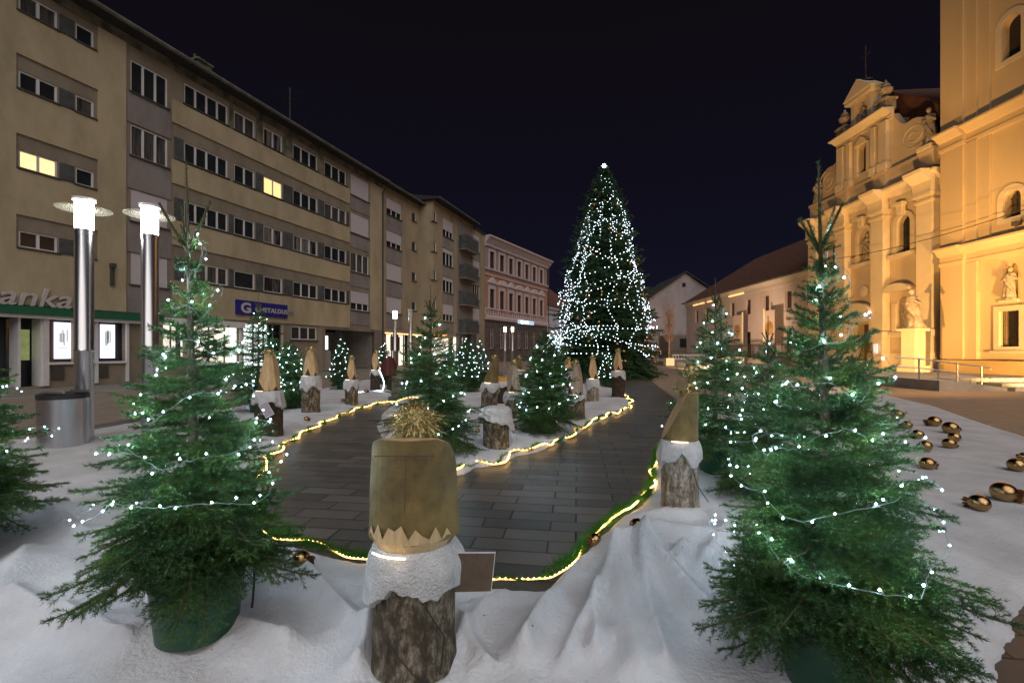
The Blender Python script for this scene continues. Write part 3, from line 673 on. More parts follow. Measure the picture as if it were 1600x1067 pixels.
# ------------------------------------------------------------------ church facade (faces the square, -X)
CX = 24.6
CF = Fr((CX, 0), (0, 1), (-1, 0))
c_ = lambda px: CX*F_/(px-800)
ch = empty('church', (CX, 31.5, 0), 0, 'floodlit baroque church front with scrolled gable and stone statues', 'church'); ch.location = (0, 0, 0)
Y0, Y1 = 25.9, 37.2
pil = [(26.15, 27.15), (29.6, 30.6), (33.0, 34.0), (36.1, 37.05)]
def arch(y0, y1, z0, z1, k=10):              # outline of a round headed opening
    r = (y1-y0)/2; c = (y0+y1)/2
    return [(y0, z0), (y1, z0)]+[(c+r*math.cos(t), z1-r+r*math.sin(t)) for t in [math.pi*i/k for i in range(k+1)]]
def arch_fill(mb, F, y0, y1, z0, z1, n, m=0, k=10):   # spandrels closing a rectangular hole up to a round head
    r = (y1-y0)/2; c = (y0+y1)/2; zc = z1-r
    for sgn in (-1, 1):
        for i in range(k):
            a, b = math.pi/2*i/k, math.pi/2*(i+1)/k
            P = [(c+sgn*r*math.cos(a), zc+r*math.sin(a)), (c+sgn*r*math.cos(b), zc+r*math.sin(b)), (c+sgn*r*math.cos(b), z1), (c+sgn*r*math.cos(a), z1)]
            mb.add([F.p(u_, n, z_) for u_, z_ in P], [(0, 1, 2, 3)], m)
            Q = P[:2]; mb.add([F.p(*((Q[0][0],)+(n, Q[0][1]))), F.p(Q[1][0], n, Q[1][1]), F.p(Q[1][0], n-.45, Q[1][1]), F.p(Q[0][0], n-.45, Q[0][1])], [(0, 1, 2, 3)], m)
op = [(28.0, 28.95, 7.75, 10.05), (31.2, 32.15, 7.75, 10.05), (34.35, 35.3, 7.75, 10.05), (30.95, 32.35, TZ, 3.45), (28.1, 29.05, 2.75, 5.0), (34.3, 35.25, 2.75, 5.0)]
mb = MB(); wall_holes(mb, CF, Y0, Y1, 0, 12.1, op, depth=.5)
for k in (0, 1, 2, 4, 5): arch_fill(mb, CF, *op[k], 0)
mb.build('wall', M['church'], ch)
back = MB(); back.box(Y0, Y1, -20, -.55, 0, 12.0, CF)
back.build('nave', M['church'], ch)
nb = MB()
for k in (1, 4, 5): y0, y1, z0, z1 = op[k]; nb.box(y0-.1, y1+.1, -.54, -.47, z0, z1, CF)
nb.builds('niche_back', M['church'], ch)
for k in (0, 2):
    y0, y1, z0, z1 = op[k]; g = MB(); g.box(y0, y1, -.36, -.30, z0, z1, CF); wo = g.build('window', M['glass'], ch)
    g = MB(); 
    for t in range(1, 3): g.box(y0+(y1-y0)*t/3-.02, y0+(y1-y0)*t/3+.02, -.295, -.26, z0, z1, CF)
    for t in range(1, 5): g.box(y0, y1, -.296, -.27, z0+(z1-z0)*t/5-.02, z0+(z1-z0)*t/5+.02, CF)
    g.build('frame', M['iron'], wo)
for (y0, y1, z0, z1) in op[:3]:
    s = MB(); pr = arch(y0-.3, y1+.3, z0, z1+.3, 12); ip = arch(y0-.02, y1+.02, z0, z1+.02, 12)
    k = len(pr)
    vs = [CF.p(a, n, b) for n in (.0, .14) for a, b in pr]+[CF.p(a, n, b) for n in (.0, .14) for a, b in ip]
    fs = []
    for i in range(1, k):
        j = (i+1) % k; fs += [(i, j, k+j, k+i), (2*k+i, 2*k+j, 3*k+j, 3*k+i), (k+i, k+j, 3*k+j, 3*k+i)]
    s.add(vs, fs); s.box(y0-.5, y1+.5, .0, .32, z0-.28, z0-.02, CF)
    s.box((y0+y1)/2-.2, (y0+y1)/2+.2, .14, .42, z1+.15, z1+.62, CF); s.box((y0+y1)/2-.3, (y0+y1)/2+.3, .14, .5, z1+.62, z1+.82, CF)
    s.build('window_surround', M['churchtrim'], ch)
for a, b in pil:
    s = MB(); s.box(a, b, .02, .5, 2.9, 10.8, CF); s.box(a-.1, b+.1, .02, .62, 2.45, 2.85, CF); s.box(a-.02, b+.02, .02, .56, 1.5, 2.45, CF); s.box(a-.1, b+.1, .02, .66, 0.3, 1.5, CF)
    s.box(a-.06, b+.06, .0, .58, 10.25, 10.4, CF); s.box(a-.12, b+.12, .02, .66, 10.62, 10.8, CF); s.build('pilaster', M['churchtrim'], ch)
def entab(mb, y0, y1, z0, z1, d, F=CF):
    h = z1-z0
    mb.prof([(0, z0), (.12, z0), (.12, z0+.25*h), (.2, z0+.27*h), (.16, z0+.5*h), (d*.45, z0+.6*h), (d*.6, z0+.75*h), (d*.95, z0+.84*h), (d, z0+.87*h), (d, z1-.03), (.15, z1), (0, z1)], y0, y1, F)
s = MB(); entab(s, Y0-.1, Y1+.15, 10.82, 12.05, .72)
for a, b in pil: s.prof([(.2, 10.81), (.62, 10.81), (.62, 11.1), (.66, 11.4), (.9, 11.6), (1.2, 11.85), (1.25, 12.04), (.2, 12.06)], a-.12, b+.12, CF)
s.build('entablature', M['churchtrim'], ch)
s = MB()
gaps = [(Y0, 26.03), (27.28, 29.48), (30.73, 30.9), (32.4, 32.87), (34.13, 35.97)]
for a, b in gaps: s.box(a, b, 0, .12, 2.47, 2.62, CF); s.box(a, b, 0, .16, TZ, 1.45, CF)
s.builds('string_course', M['churchtrim'], ch)
# attic, scrolled gable, upper storey
s = MB(); s.box(Y0+.1, Y1-.1, -.9, .1, 12.06, 13.15, CF)
for a, b in pil: s.box(a, b, .1, .35, 12.06, 13.16, CF)
s.box(Y0, Y1, -.95, .18, 13.15, 13.36, CF)
for a, b in pil: s.box(a-.05, b+.05, .18, .42, 13.17, 13.38, CF)
s.build('attic', M['church'], ch)
UY0, UY1 = 29.55, 34.05
s = MB()
cvol = [(27.3, 13.38), (27.3, 15.0), (27.42, 15.5), (27.75, 15.85), (28.15, 15.92), (28.5, 15.86), (28.8, 15.95), (29.1, 16.2), (29.4, 16.7), (29.56, 17.0), (29.56, 13.38)]
s.prism(cvol, -.6, -.15, CF); s.prism([(63.6-a, b) for a, b in cvol], -.6, -.15, CF)
so = s.builds('scroll_wall', M['church'], ch)
def spiral(cy, cz, sg, F=CF):
    P = [F.p(cy+sg*(.10+.075*t/1.9)*math.cos(t)*1.7, -.14, cz+(.10+.115*t/1.9)*math.sin(t)) for t in [i*.32 for i in range(44)]]
    m = MB(); m.tube(P, .045, 6); return m
spiral(28.0, 14.85, -1).build('scroll_relief', M['churchtrim'], so, True); spiral(35.55, 14.85, 1).build('scroll_relief', M['churchtrim'], so, True)
s = MB(); wall_holes(s, CF, UY0, UY1, 13.38, 16.75, [(31.4, 32.2, 14.1, 16.1)], n=.05, depth=.5); arch_fill(s, CF, 31.4, 32.2, 14.1, 16.1, .05)
s.box(UY0, UY0+.2, -1.5, .04, 13.38, 16.75, CF); s.box(UY1-.2, UY1, -1.5, .04, 13.38, 16.75, CF); s.box(UY0+.3, UY1-.3, -1.4, -.5, 13.3, 16.7, CF); s.build('upper_wall', M['church'], ch)
g = MB(); g.box(31.4, 32.2, -.36, -.3, 14.1, 16.1, CF); g.build('window', M['glass'], ch)
for a, b in ((29.55, 30.15), (30.5, 30.85), (32.75, 33.1), (33.45, 34.05)):
    s = MB(); s.box(a, b, .06, .34, 13.9, 16.6, CF); s.box(a-.06, b+.06, .06, .42, 13.38, 13.9, CF); s.build('pilaster', M['churchtrim'], ch)
s = MB(); s.box(31.1, 31.38, .06, .2, 13.9, 16.0, CF); s.box(32.22, 32.5, .06, .2, 13.9, 16.0, CF); s.prism([(31.2, 16.0), (32.4, 16.0), (32.1, 16.35), (31.8, 16.55), (31.5, 16.35)], .06, .3, CF); s.build('window_surround', M['churchtrim'], ch)
s = MB(); entab(s, UY0-.25, UY1+.25, 16.6, 17.3, .8); s.build('upper_cornice', M['churchtrim'], ch)
AY0, AY1 = 30.85, 32.75
s = MB(); s.prism([(30.2, 17.3), (33.4, 17.3), (33.1, 17.5), (32.9, 18.1), (32.8, 19.2), (30.8, 19.2), (30.7, 18.1), (30.5, 17.5)], -.4, 0, CF)
s.box(AY0+.05, AY0+.35, 0, .25, 17.32, 19.2, CF); s.box(AY1-.35, AY1-.05, 0, .25, 17.32, 19.2, CF)
s.box(AY0-.25, AY1+.25, -.5, .5, 19.2, 19.5, CF); s.prism([(AY0-.35, 19.5), (AY1+.35, 19.5), (31.8, 20.55)], -.5, .55, CF); s.build('gable_top', M['churchtrim'], ch)
s = MB(); s.lathe([(.5, 0), (.42, .15), (.12, .2), (.08, .5)], (CX+.1, 31.8, 20.3), 12); s.tube([(CX+.1, 31.8, 20.7), (CX+.1, 31.8, 22.9)], .05); s.tube([(CX+.1, 31.45, 22.2), (CX+.1, 32.15, 22.2)], .045); s.build('cross', M['iron'], ch)
# urns
for y in (29.95, 33.65):
    s = MB(); s.box(CX-.35, CX+.35, y-.4, y+.4, 17.31, 17.95); s.box(CX-.42, CX+.42, y-.47, y+.47, 17.95, 18.08)
    s.lathe([(.12, 0), (.28, .1), (.12, .22), (.36, .5), (.40, .68), (.2, .85), (.26, .92), (.12, 1.1), (.05, 1.3)], (CX, y, 18.08), 14); s.build('urn', M['statue'], ch, True)
# door and portal
s = MB(); s.box(30.98, 32.32, -.5, -.42, TZ, 3.45, CF)
for t in range(2):
    for z_ in (.7, 1.7, 2.6): s.box(31.1+t*.62, 31.1+t*.62+.45, -.42, -.38, z_, z_+.7, CF)
s.build('door', M['oldwood'], ch)
s = MB(); s.box(30.74, 30.95, .0, .35, TZ, 3.6, CF); s.box(32.35, 32.7, .0, .35, TZ, 3.6, CF); s.box(30.74, 32.8, 0, .4, 3.6, 3.95, CF)
s.prism([(30.5, 3.95), (33.0, 3.95)]+[(31.75+1.35*math.cos(t), 4.05+.85*math.sin(t)) for t in [math.pi*i/12 for i in range(13)]], 0, .75, CF)
s.box(30.45, 33.05, 0, .85, 3.95, 4.08, CF); s.build('portal', M['churchtrim'], ch)
s = MB(); s.lathe([(.36, 0), (.42, .08), (.30, .16)], (0, 0, 0), 18); md = s.build('medallion', M['churchtrim'], ch, True); md.rotation_euler = (0, R(-90), 0); md.location = (CX-.02, 31.75, 5.75)
for cy in (28.6, 34.8):
    s = MB(); s.prism([(cy-.95, 5.35)]+[(cy+.95*math.cos(t), 5.42+.42*math.sin(t)) for t in [math.pi*i/12 for i in range(13)]][::-1][0:0]+[(cy+.95, 5.35)]+[(cy+.95*math.cos(t), 5.42+.42*math.sin(t)) for t in [math.pi*i/12 for i in range(13)]], 0, .55, CF); s.build('niche_hood', M['churchtrim'], ch)
    s = MB(); s.box(cy-.75, cy-.5, 0, .12, 2.75, 4.6, CF); s.box(cy+.47, cy+.72, 0, .12, 2.75, 4.6, CF); s.box(cy-.8, cy+.75, 0, .3, 2.63, 2.76, CF); s.build('niche_surround', M['churchtrim'], ch)
s = MB(); s.box(29.75, 30.05, .67, .74, 1.45, 2.05, CF); s.build('notice_case', mat('lit_notice', (.7, .75, .9), .5, es=.5, emis=(.75, .8, 1)), ch)
rf = MB(); rf.add([(CX+1.2, 26, 15.6), (CX+1.2, 37, 15.6), (CX+22, 26, 15.6), (CX+22, 37, 15.6), (CX+1.2, 31.5, 19.6), (CX+22, 31.5, 20.5)], [(0, 2, 5, 4), (1, 4, 5, 3), (0, 4, 1), (2, 3, 5), (0, 1, 3, 2)])
rf.box(CX+1.3, CX+22, 26.4, 36.6, 12, 15.58); rf.build('roof', M['redroof'], ch)

# carved statues: joined shapes melted together by a voxel remesh
def statue_mesh(seed, h=2.0):
    rnd = random.Random(seed); m = MB(); n = 28; vs = []; fs = []
    prof_ = [(.30, 0), (.31, .1), (.27, .5), (.24, .9), (.20, 1.12), (.24, 1.38), (.22, 1.52), (.09, 1.60), (.07, 1.68)]
    for j, (r, z) in enumerate(prof_):
        for i in range(n):
            a = 2*math.pi*i/n; fold = 1+(.13*math.sin(a*7+z*2.5+seed)+.07*math.sin(a*11-z*3))*max(0, 1-z/1.4)
            vs.append((r*math.cos(a)*fold*1.05+.05*math.sin(z*2.2+seed), r*math.sin(a)*fold*.8, z))
    for j in range(len(prof_)-1):
        for i in range(n): fs.append((j*n+i, j*n+(i+1) % n, (j+1)*n+(i+1) % n, (j+1)*n+i))
    fs.append(tuple(range(n-1, -1, -1))); fs.append(tuple((len(prof_)-1)*n+i for i in range(n))); m.add(vs, fs)
    m.ball((.05*math.sin(3.7+seed), -.03, 1.80), .125, 12, sz=1.2); m.ball((.05*math.sin(3.7+seed), -.15, 1.78), .03, 6)
    for sg in (-1, 1):
        e_ = (sg*.36, -.05-.1*rnd.random(), 1.05+.2*rnd.random()); hnd = (sg*.12+.1*rnd.random(), -.30, 1.15+.25*rnd.random())
        m.tube([(sg*.20, 0, 1.44), e_, hnd], [.10, .085, .05], 8); m.ball(hnd, .06, 8)
    m.tube([(-.25, -.1, 1.3), (0, -.24, .9), (.24, -.15, .45)], [.08, .1, .07], 7)
    m.lathe([(.36, -.12), (.36, 0)], (0, 0, 0), 8)
    me = m.mesh('stone_statue', M['statue']); o = bpy.data.objects.new('tmp', me); C.objects.link(o)
    md_ = o.modifiers.new('r', 'REMESH'); md_.mode = 'VOXEL'; md_.voxel_size = .028; md_.use_smooth_shade = True
    bpy.context.view_layer.update(); me2 = bpy.data.meshes.new_from_object(o.evaluated_get(bpy.context.evaluated_depsgraph_get())); bpy.data.objects.remove(o)
    me2.name = 'stone_statue'; me2.materials.clear(); me2.materials.append(M['statue']); return me2
SM = [statue_mesh(k) for k in (1, 4, 9)]
for (x, y, z, h, rz, k, lb) in ((CX-.05, 26.7, 13.72, 1.12, -90, 0, 'stone figure standing on the gable corner next to the tower'),
                           (CX-.05, 36.5, 13.42, 1.05, -80, 1, 'stone figure standing on the far corner of the church gable'),
                           (CX+.15, 31.67, 7.9, .98, -70, 2, 'stone saint in the arched niche above the church door'),
                           (CX+.12, 34.78, 2.85, .95, -100, 1, 'stone saint in the low niche on the far side of the church door'),
                           (CX+.22, 28.58, 2.85, .85, -90, 2, 'stone saint in the low niche behind the pedestal statue'),
                           (CX+.0, 31.8, 17.5, .75, -90, 0, 'small stone figure in the very top of the church gable'),
                           (24.0+.12, 22.05, 4.15, .78, -80, 1, 'small stone saint in the round headed niche of the tower')):
    o = link('stone_statue', SM[k], None, (x, y, z)); o.scale = (h,)*3; o.rotation_euler = (0, 0, R(rz)); tag(o, lb, 'statue', 'stone statues of the church')
    if z == 13.72: b = MB(); b.box(x-.45, x+.45, y-.45, y+.45, 13.38, 13.60); b.build('statue_pedestal', M['churchtrim'], ch)
sp = empty('pedestal_statue', (22.3, 25.3, TZ), R(-80), 'large stone statue on a tall square pedestal in front of the church', 'statue')
b = MB(); b.box(-.5, .5, -.5, .5, 0, .35); b.box(-.36, .36, -.36, .36, .35, 2.25); b.box(-.5, .5, -.5, .5, 2.25, 2.4); b.build('pedestal', M['churchtrim'], sp)
o = link('figure', SM[0], sp, (0, 0, 2.5)); o.scale = (1.25, 1.25, 1.1)
# potted shrub by the door
ps = empty('potted_shrub', (23.6, 30.35, TZ), 0, 'small clipped conical shrub in a pale pot by the church door', 'plant')
b = MB(); b.lathe([(.25, 0), (.38, .45), (.4, .5), (.34, .5)], n=16); b.build('pot', M['conventtrim'], ps, True)
b = MB(); rnd = random.Random(3)
for k in range(1500):
    t = rnd.random(); r = .36*(1-t)**.7+.04; a = rnd.random()*6.28; p = (r*math.cos(a), r*math.sin(a), .5+t*1.5); q = .045
    b.add([(p[0]+rnd.uniform(-q, q), p[1]+rnd.uniform(-q, q), p[2]+rnd.uniform(-q, q)) for _ in range(3)], [(0, 1, 2)])
b.build('foliage', M['shrub'], ps)

# ------------------------------------------------------------------ bell tower
TX = 24.0
TF = Fr((TX, 0), (0, 1), (-1, 0)); TH = 27
tw = empty('bell_tower', (0, 0, 0), 0, 'floodlit yellow church tower with barred window at the right edge', 'tower')
yT = lambda px, n=0: (TX-n)*F_/(px-800)
op = [(21.75, 22.6, 15.9, 17.95), (21.75, 22.5, 8.1, 9.4), (21.9, 22.55, 4.1, 5.9), (21.75, 22.65, 1.8, 3.55)]
T0, T1 = 18.6, 25.5
s = MB(); wall_holes(s, TF, T0, T1, TZ-.1, TH, op, n=-.35, depth=.5)
for k in (0, 1, 2): arch_fill(s, TF, *op[k], -.35)
s.box(T0, T0+.3, -7, -.36, 0, TH, TF); s.box(T1-.3, T1, -7, -.36, 0, TH, TF); s.box(T0+.4, T1-.4, -6.9, -.95, 0, TH-.1, TF)
s.build('wall', M['tower'], tw)
s = MB()
# stepped corner pilasters above and below the cornices
for (za, zb_) in ((1.15, 6.25), (7.3, 12.6), (13.65, TH)):
    s.box(24.25, T1, -.34, 0, za, zb_, TF); s.box(23.65, 24.24, -.34, -.12, za, zb_, TF)
    if za > 5: s.box(23.1, 23.64, -.34, -.22, za, zb_, TF)
    s.box(T0, 20.3, -.34, 0, za, zb_, TF); s.box(20.31, 20.9, -.34, -.12, za, zb_, TF)
s.builds('corner_pilaster', M['tower'], tw)
for (za, zb_, d) in ((6.25, 7.27, .42), (12.6, 13.6, .5)):
    s = MB(); h = zb_-za
    for (a, b, off) in ((24.2, T1+.03, .0), (20.95, 24.19, -.22), (T0, 20.94, 0)):
        s.prof([(-.34, za), (off+.05, za), (off+.08, za+.18), (off+.03, za+.2), (off+.03, za+.52*h), (off+.15, za+.56*h), (off+d*.7, za+.8*h), (off+d, za+.86*h), (off+d, zb_-.04), (-.34, zb_)], a, b, TF)
    s.build('cornice', M['tower'], tw)
s = MB(); s.box(T0-.02, T1+.03, -.33, .12, .3, 1.1, TF); s.build('plinth', M['towerbase'], tw)
for k in (0, 1):
    y0, y1, z0, z1 = op[k]; s = MB(); s.box(y0, y1, -.75, -.7, z0, z1, TF); wo = s.build('window', M['darkrecess' if k == 0 else 'oldwood'], tw)
    s = MB()
    if k: 
        for t in (1, 2): s.box(y0+(y1-y0)*t/3-.03, y0+(y1-y0)*t/3+.03, -.7, -.64, z0, z1, TF)
        for t in (1, 2, 3): s.box(y0, y1, -.7, -.65, z0+(z1-z0)*t/4-.03, z0+(z1-z0)*t/4+.03, TF)
        s.build('frame', M['sill'], wo)
    s = MB(); pr = arch(y0-.3, y1+.3, z0-.25, z1+.3, 12); ip = arch(y0-.02, y1+.02, z0, z1+.02, 12); q = len(pr)
    vs = [TF.p(a, n, b) for n in (-.34, -.29) for a, b in pr]+[TF.p(a, n, b) for n in (-.34, -.29) for a, b in ip]; fs = []
    for i in range(q):
        j = (i+1) % q; fs += [(i, j, q+j, q+i), (2*q+i, 2*q+j, 3*q+j, 3*q+i), (q+i, q+j, 3*q+j, 3*q+i)]
    s.add(vs, fs); s.build('window_surround', M['churchtrim'], tw)
s = MB(); y0, y1, z0, z1 = op[2]; s.box(y0-.1, y1+.1, -.9, -.8, z0, z1, TF); s.build('niche_back', M['towerbase'], tw)
s = MB(); s.box(y0-.1, y1+.1, -.34, -.2, z0-.14, z0-.02, TF); s.build('niche_sill', M['churchtrim'], tw)
y0, y1, z0, z1 = op[3]; s = MB(); s.box(y0, y1, -.8, -.72, z0, z1, TF); wo = s.build('window', M['glass'], tw)
s = MB()
for i in range(5):
    cy = y0+(y1-y0)*(i+.5)/5; P = [TF.p(cy+.075*math.sin(t*1.9), -.42, z0+(z1-z0)*t/20) for t in range(21)]; s.tube(P, .016, 5); P = [TF.p(cy-.075*math.sin(t*1.9), -.42, z0+(z1-z0)*t/20) for t in range(21)]; s.tube(P, .016, 5)
s.build('grille', M['iron'], wo)
s = MB()
for (a, b, c, d) in ((y0-.25, y0, z0-.2, z1+.25), (y1, y1+.25, z0-.2, z1+.25), (y0, y1, z1, z1+.25), (y0, y1, z0-.2, z0)): s.box(a, b, -.34, -.22, c, d, TF)
s.box(y0-.35, y1+.35, -.34, -.1, z0-.32, z0-.201, TF); s.build('window_surround', M['churchtrim'], wo)
s = MB(); s.tube([(TX+.5, 25.7, .4), (TX+.5, 25.7, 12)], .07, 8); s.build('drain_pipe', M['pipe'], tw, True)
fl = MB(); fl.box(TX-.15, TX+.1, 21.5, 21.75, 7.55, 7.75); fl.tube([(TX-.1, 21.6, 7.3), (TX-.1, 21.6, 7.6)], .03); o = fl.build('wall_floodlight', M['sill'], tw)
# cable across the square
cb = MB(); P0 = Vector((22.5, 36, 8.5)); P1 = Vector((TX-.2, 20.0, 8.2))
cb.tube([P0.lerp(P1, t/20)+Vector((0, 0, -.5*math.sin(math.pi*t/20))) for t in range(21)], .02, 5); tag(cb.build('overhead_cable', M['wireblack']), 'thin black cable strung in front of the church facade', 'cable')

# ------------------------------------------------------------------ long convent building
VX = 25.0
VF = Fr((VX, 0), (0, 1), (-1, 0)); cv = empty('convent_building', (0, 0, 0), 0, 'long pink-grey two storey building with big clay tiled roof beside the church', 'building')
wy = [yv*1.0 for yv in [VX*F_/(p-800) for p in (1088.6, 1104, 1122.7, 1144, 1169, 1197, 1231.5, 1263)]]
V0, V1 = 37.3, 65.2; EZ = 8.35
hs = [(y-.5, y+.5, 5.45, 7.0) for y in wy]; lo = [(yv-.55, yv+.55, .5, 3.6) for yv in (VX*F_/(1168.5-800), VX*F_/(1231-800), VX*F_/(1206-800), VX*F_/(1265-800))]
s = MB(); wall_holes(s, VF, V0, V1, 0, EZ, hs+lo, depth=.35); s.box(V1-.2, V1, -12, -.01, 0, EZ, VF); s.build('wall', M['convent'], cv)
for h in hs+lo[1:2]: window(VF, *h, cv, 2, 'histwin', n=-.3, frm='oldwood', sill=False, top=h[3]-.5)
for h in (lo[0], lo[2], lo[3]): s = MB(); s.box(h[0], h[1], -.35, -.28, h[2], h[3], VF); s.build('door', M['darkrecess'], cv)
s = MB(); s.box(V0+.1, V1-.1, -11, -.5, 0, EZ-.1, VF); s.build('inner_wall', M['darkrecess'], cv)
s = MB(); s.prof([(0, EZ-.75), (.12, EZ-.7), (.12, EZ-.4), (.4, EZ), (0, EZ)], V0, V1+.1, VF); s.build('cornice', M['conventtrim'], cv)
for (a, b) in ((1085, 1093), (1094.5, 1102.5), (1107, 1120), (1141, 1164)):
    s = MB(); ya, yb = VX*F_/(b-800), VX*F_/(a-800); s.box(ya, yb, .14, .22, EZ-.62, EZ-.50, VF); s.build('light_strip', mat('cornice_flood_patch', (1, .6, .3), .5, es=1.6, emis=(1, .55, .2)), cv)  # glowing strips standing in for floodlight patches on the cornice
RX = 32; RZ = 14.0
s = MB(); s.add([(VX-.5, V0-6, EZ-.05), (VX-.5, V1+.5, EZ-.05), (RX+7.5, V1+.5, EZ-.05), (RX+7.5, V0-6, EZ-.05), (RX, V0-6, RZ), (RX, V1-5.5, RZ-.3)], [(0, 1, 5, 4), (1, 2, 5), (2, 3, 4, 5), (3, 0, 4), (0, 3, 2, 1)]); s.build('roof', M['redroof'], cv)
s = MB(); s.tube([(VX-.52, V0, EZ), (VX-.52, V1+.5, EZ)], .08); s.build('gutter', M['gutter'], cv)
s = MB(); yp = VX*F_/(1128-800); s.tube([(VX-.5, yp, EZ-.1), (VX-.12, yp, EZ-.9), (VX-.12, yp, .1)], .09); yp = 37.6; s.tube([(VX-.5, yp, EZ-.1), (VX-.15, yp, EZ-.9), (VX-.15, yp, .1)], .09); s.builds('drain_pipe', M['pipe'], cv)
for (p, e) in ((1152, 0), (1202, 1)):
    yb = 23.9*F_/(p-800); bn = empty('event_banner', (23.9, yb, 0), 0, ('pale hanging banner with gold emblem, farther one on the convent', 'pale hanging banner with copper emblem, nearer one on the convent')[e], 'banner', 'banners on the convent wall')
    s = MB(); hw_ = .95-.15*e; s.box(0, .04, -hw_, hw_, 2.05, 5.35); s.build('cloth', M['banner'], bn)
    s = MB(); s.lathe([(.66, 0), (.66, .03), (.02, .06)], n=24); d = s.build('emblem', M['bannerdisc'], bn, True); d.rotation_euler = (0, R(-90), 0); d.location = (-.01, 0, 3.7)
    s = MB(); s.tube([(0, hw_*(1-2*e)-(-1)**e*2*hw_*1.06, 0), (0, hw_*(1-2*e)-(-1)**e*2*hw_*1.06, 5.6)], .09); s.build('pole', M['churchtrim'], bn)
# low wall and iron fence
fw_ = empty('iron_fence', (0, 0, 0), 0, 'black iron fence on a low pale wall before the convent', 'fence')
s = MB(); s.box(22.3, 22.7, 33.5, 49.5, 0, .8); s.box(22.2, 22.8, 33.4, 49.6, .8, .92); s.build('base_wall', M['stonewall'], fw_)
s = MB()
for i in range(82): y = 33.6+i*.193; s.box(22.48, 22.52, y-.018, y+.018, .92, 2.25)
s.box(22.47, 22.53, 33.5, 49.5, 1.05, 1.10); s.box(22.47, 22.53, 33.5, 49.5, 2.05, 2.10); s.build('railing', M['iron'], fw_)
tr_ = empty('stone_trough', (21.6, 44.5, 0), 0, 'pale orange-lit stone block bench at the foot of the iron fence', 'bench')
s = MB(); s.box(-.3, .3, -1.6, 1.6, .45, 1.0); s.build('seat', M['orangestone'], tr_); s = MB(); s.box(-.22, .22, -1.0, -.4, 0, .45); s.box(-.22, .22, .4, 1.0, 0, .45); s.builds('leg', M['orangestone'], tr_)
tr2 = empty('stone_trough', (21.4, 33.0, 0), 0, 'pale stone block steps near the church corner, behind the tall spruce', 'bench')
s = MB(); s.box(-.3, .3, -1.4, 1.4, .5, 1.05); s.build('seat', M['orangestone'], tr2); s = MB(); s.box(-.5, .5, -1.6, 1.6, 0, .5); s.build('base', M['orangestone'], tr2)
# gabled house behind
gb_ = empty('gabled_house', (0, 0, 0), 0, 'grey gabled house end between the giant Christmas tree and the convent', 'building')
GF = Fr((0, 80), (1, 0), (0, -1)); xg = lambda px: (px-800)/F_*80; zg = lambda py: CAMZ+(548-py)*80/F_
s = MB(); s.prism([(xg(1012), 0), (xg(1130), 0), (xg(1130), zg(466)), (xg(1071), zg(427)), (xg(1012), zg(468))], -14, 0, GF); s.build('wall', M['gable'], gb_)
s = MB(); s.add([GF.p(xg(1010), n, zg(468.5)) for n in (.5, -14.5)]+[GF.p(xg(1071), n, zg(426)) for n in (.5, -14.5)]+[GF.p(xg(1010), n, zg(466.5)) for n in (.5, -14.5)]+[GF.p(xg(1071), n, zg(424)) for n in (.5, -14.5)], [(0, 1, 3, 2), (4, 6, 7, 5), (0, 2, 6, 4), (0, 4, 5, 1), (1, 5, 7, 3)])
s.add([GF.p(xg(1132), n, zg(466.5)) for n in (.5, -14.5)]+[GF.p(xg(1071), n, zg(426)) for n in (.5, -14.5)]+[GF.p(xg(1132), n, zg(464.5)) for n in (.5, -14.5)]+[GF.p(xg(1071), n, zg(424)) for n in (.5, -14.5)], [(0, 1, 3, 2), (4, 6, 7, 5), (0, 2, 6, 4), (0, 4, 5, 1), (1, 5, 7, 3)]); s.build('roof', M['roofdark'], gb_)
s = MB(); s.box(xg(1066), xg(1071), .01, .06, zg(448), zg(442), GF); s.build('window', M['glass'], gb_)
s = MB(); s.box(xg(1030), xg(1080), .02, 5, 0, 4.2, GF); s.build('annex', M['stonewall'], gb_)
s = MB(); s.box(xg(1046), xg(1066), 5.02, 5.1, 2.2, 3.6, GF); s.build('window', M['glass'], gb_)
wr = empty('white_railing', (0, 0, 0), 0, 'low white metal railing across the far end of the square', 'railing')
s = MB(); 
for x in np.linspace(20.5, 24.5, 12): s.box(x-.04, x+.04, 57.96, 58.04, 0, 1.0)
s.builds('post', M['white'], wr); s = MB(); s.box(20.4, 24.6, 57.9, 58.1, 1.0, 1.12); s.box(20.4, 24.6, 57.94, 58.06, .5, .58); s.builds('rail', M['white'], wr)
# bare young tree in a white box
bt = empty('bare_tree', (16.2, 47, 0), 0, 'leafless young tree in a pale box between big spruce and convent', 'tree')
s = MB(); s.box(-.42, .42, -.42, .42, .06, .85); s.build('planter_box', M['orangestone'], bt)
wd = MB(); wd.tube([(0, 0, .6), (.03, 0, 2.4), (0, .05, 5)], [.09, .07, .04], 7); rnd = random.Random(5)
for k in range(46):
    z0 = 2.2+rnd.random()*3.2; a = rnd.random()*6.28; l = 1.3*rnd.uniform(.6, 1.1); p = Vector((0, 0, z0)); d = Vector((math.cos(a)*.6, math.sin(a)*.6, .8)).normalized(); P = [p]
    for q in range(4): d = (d+Vector((rnd.uniform(-.2, .2), rnd.uniform(-.2, .2), .12))).normalized(); P.append(P[-1]+d*l/4)
    wd.tube(P, [.028, .022, .016, .012, .007], 4)
    for q in range(7):
        i_ = rnd.choice((1, 2, 3)); d2 = Vector((rnd.uniform(-1, 1), rnd.uniform(-1, 1), rnd.uniform(.1, 1))).normalized(); wd.tube([P[i_], P[i_]+d2*.3, P[i_]+d2*.5+Vector((0, 0, .12))], [.013, .010, .006], 3)
wd.build('trunk', M['leafbare'], bt)

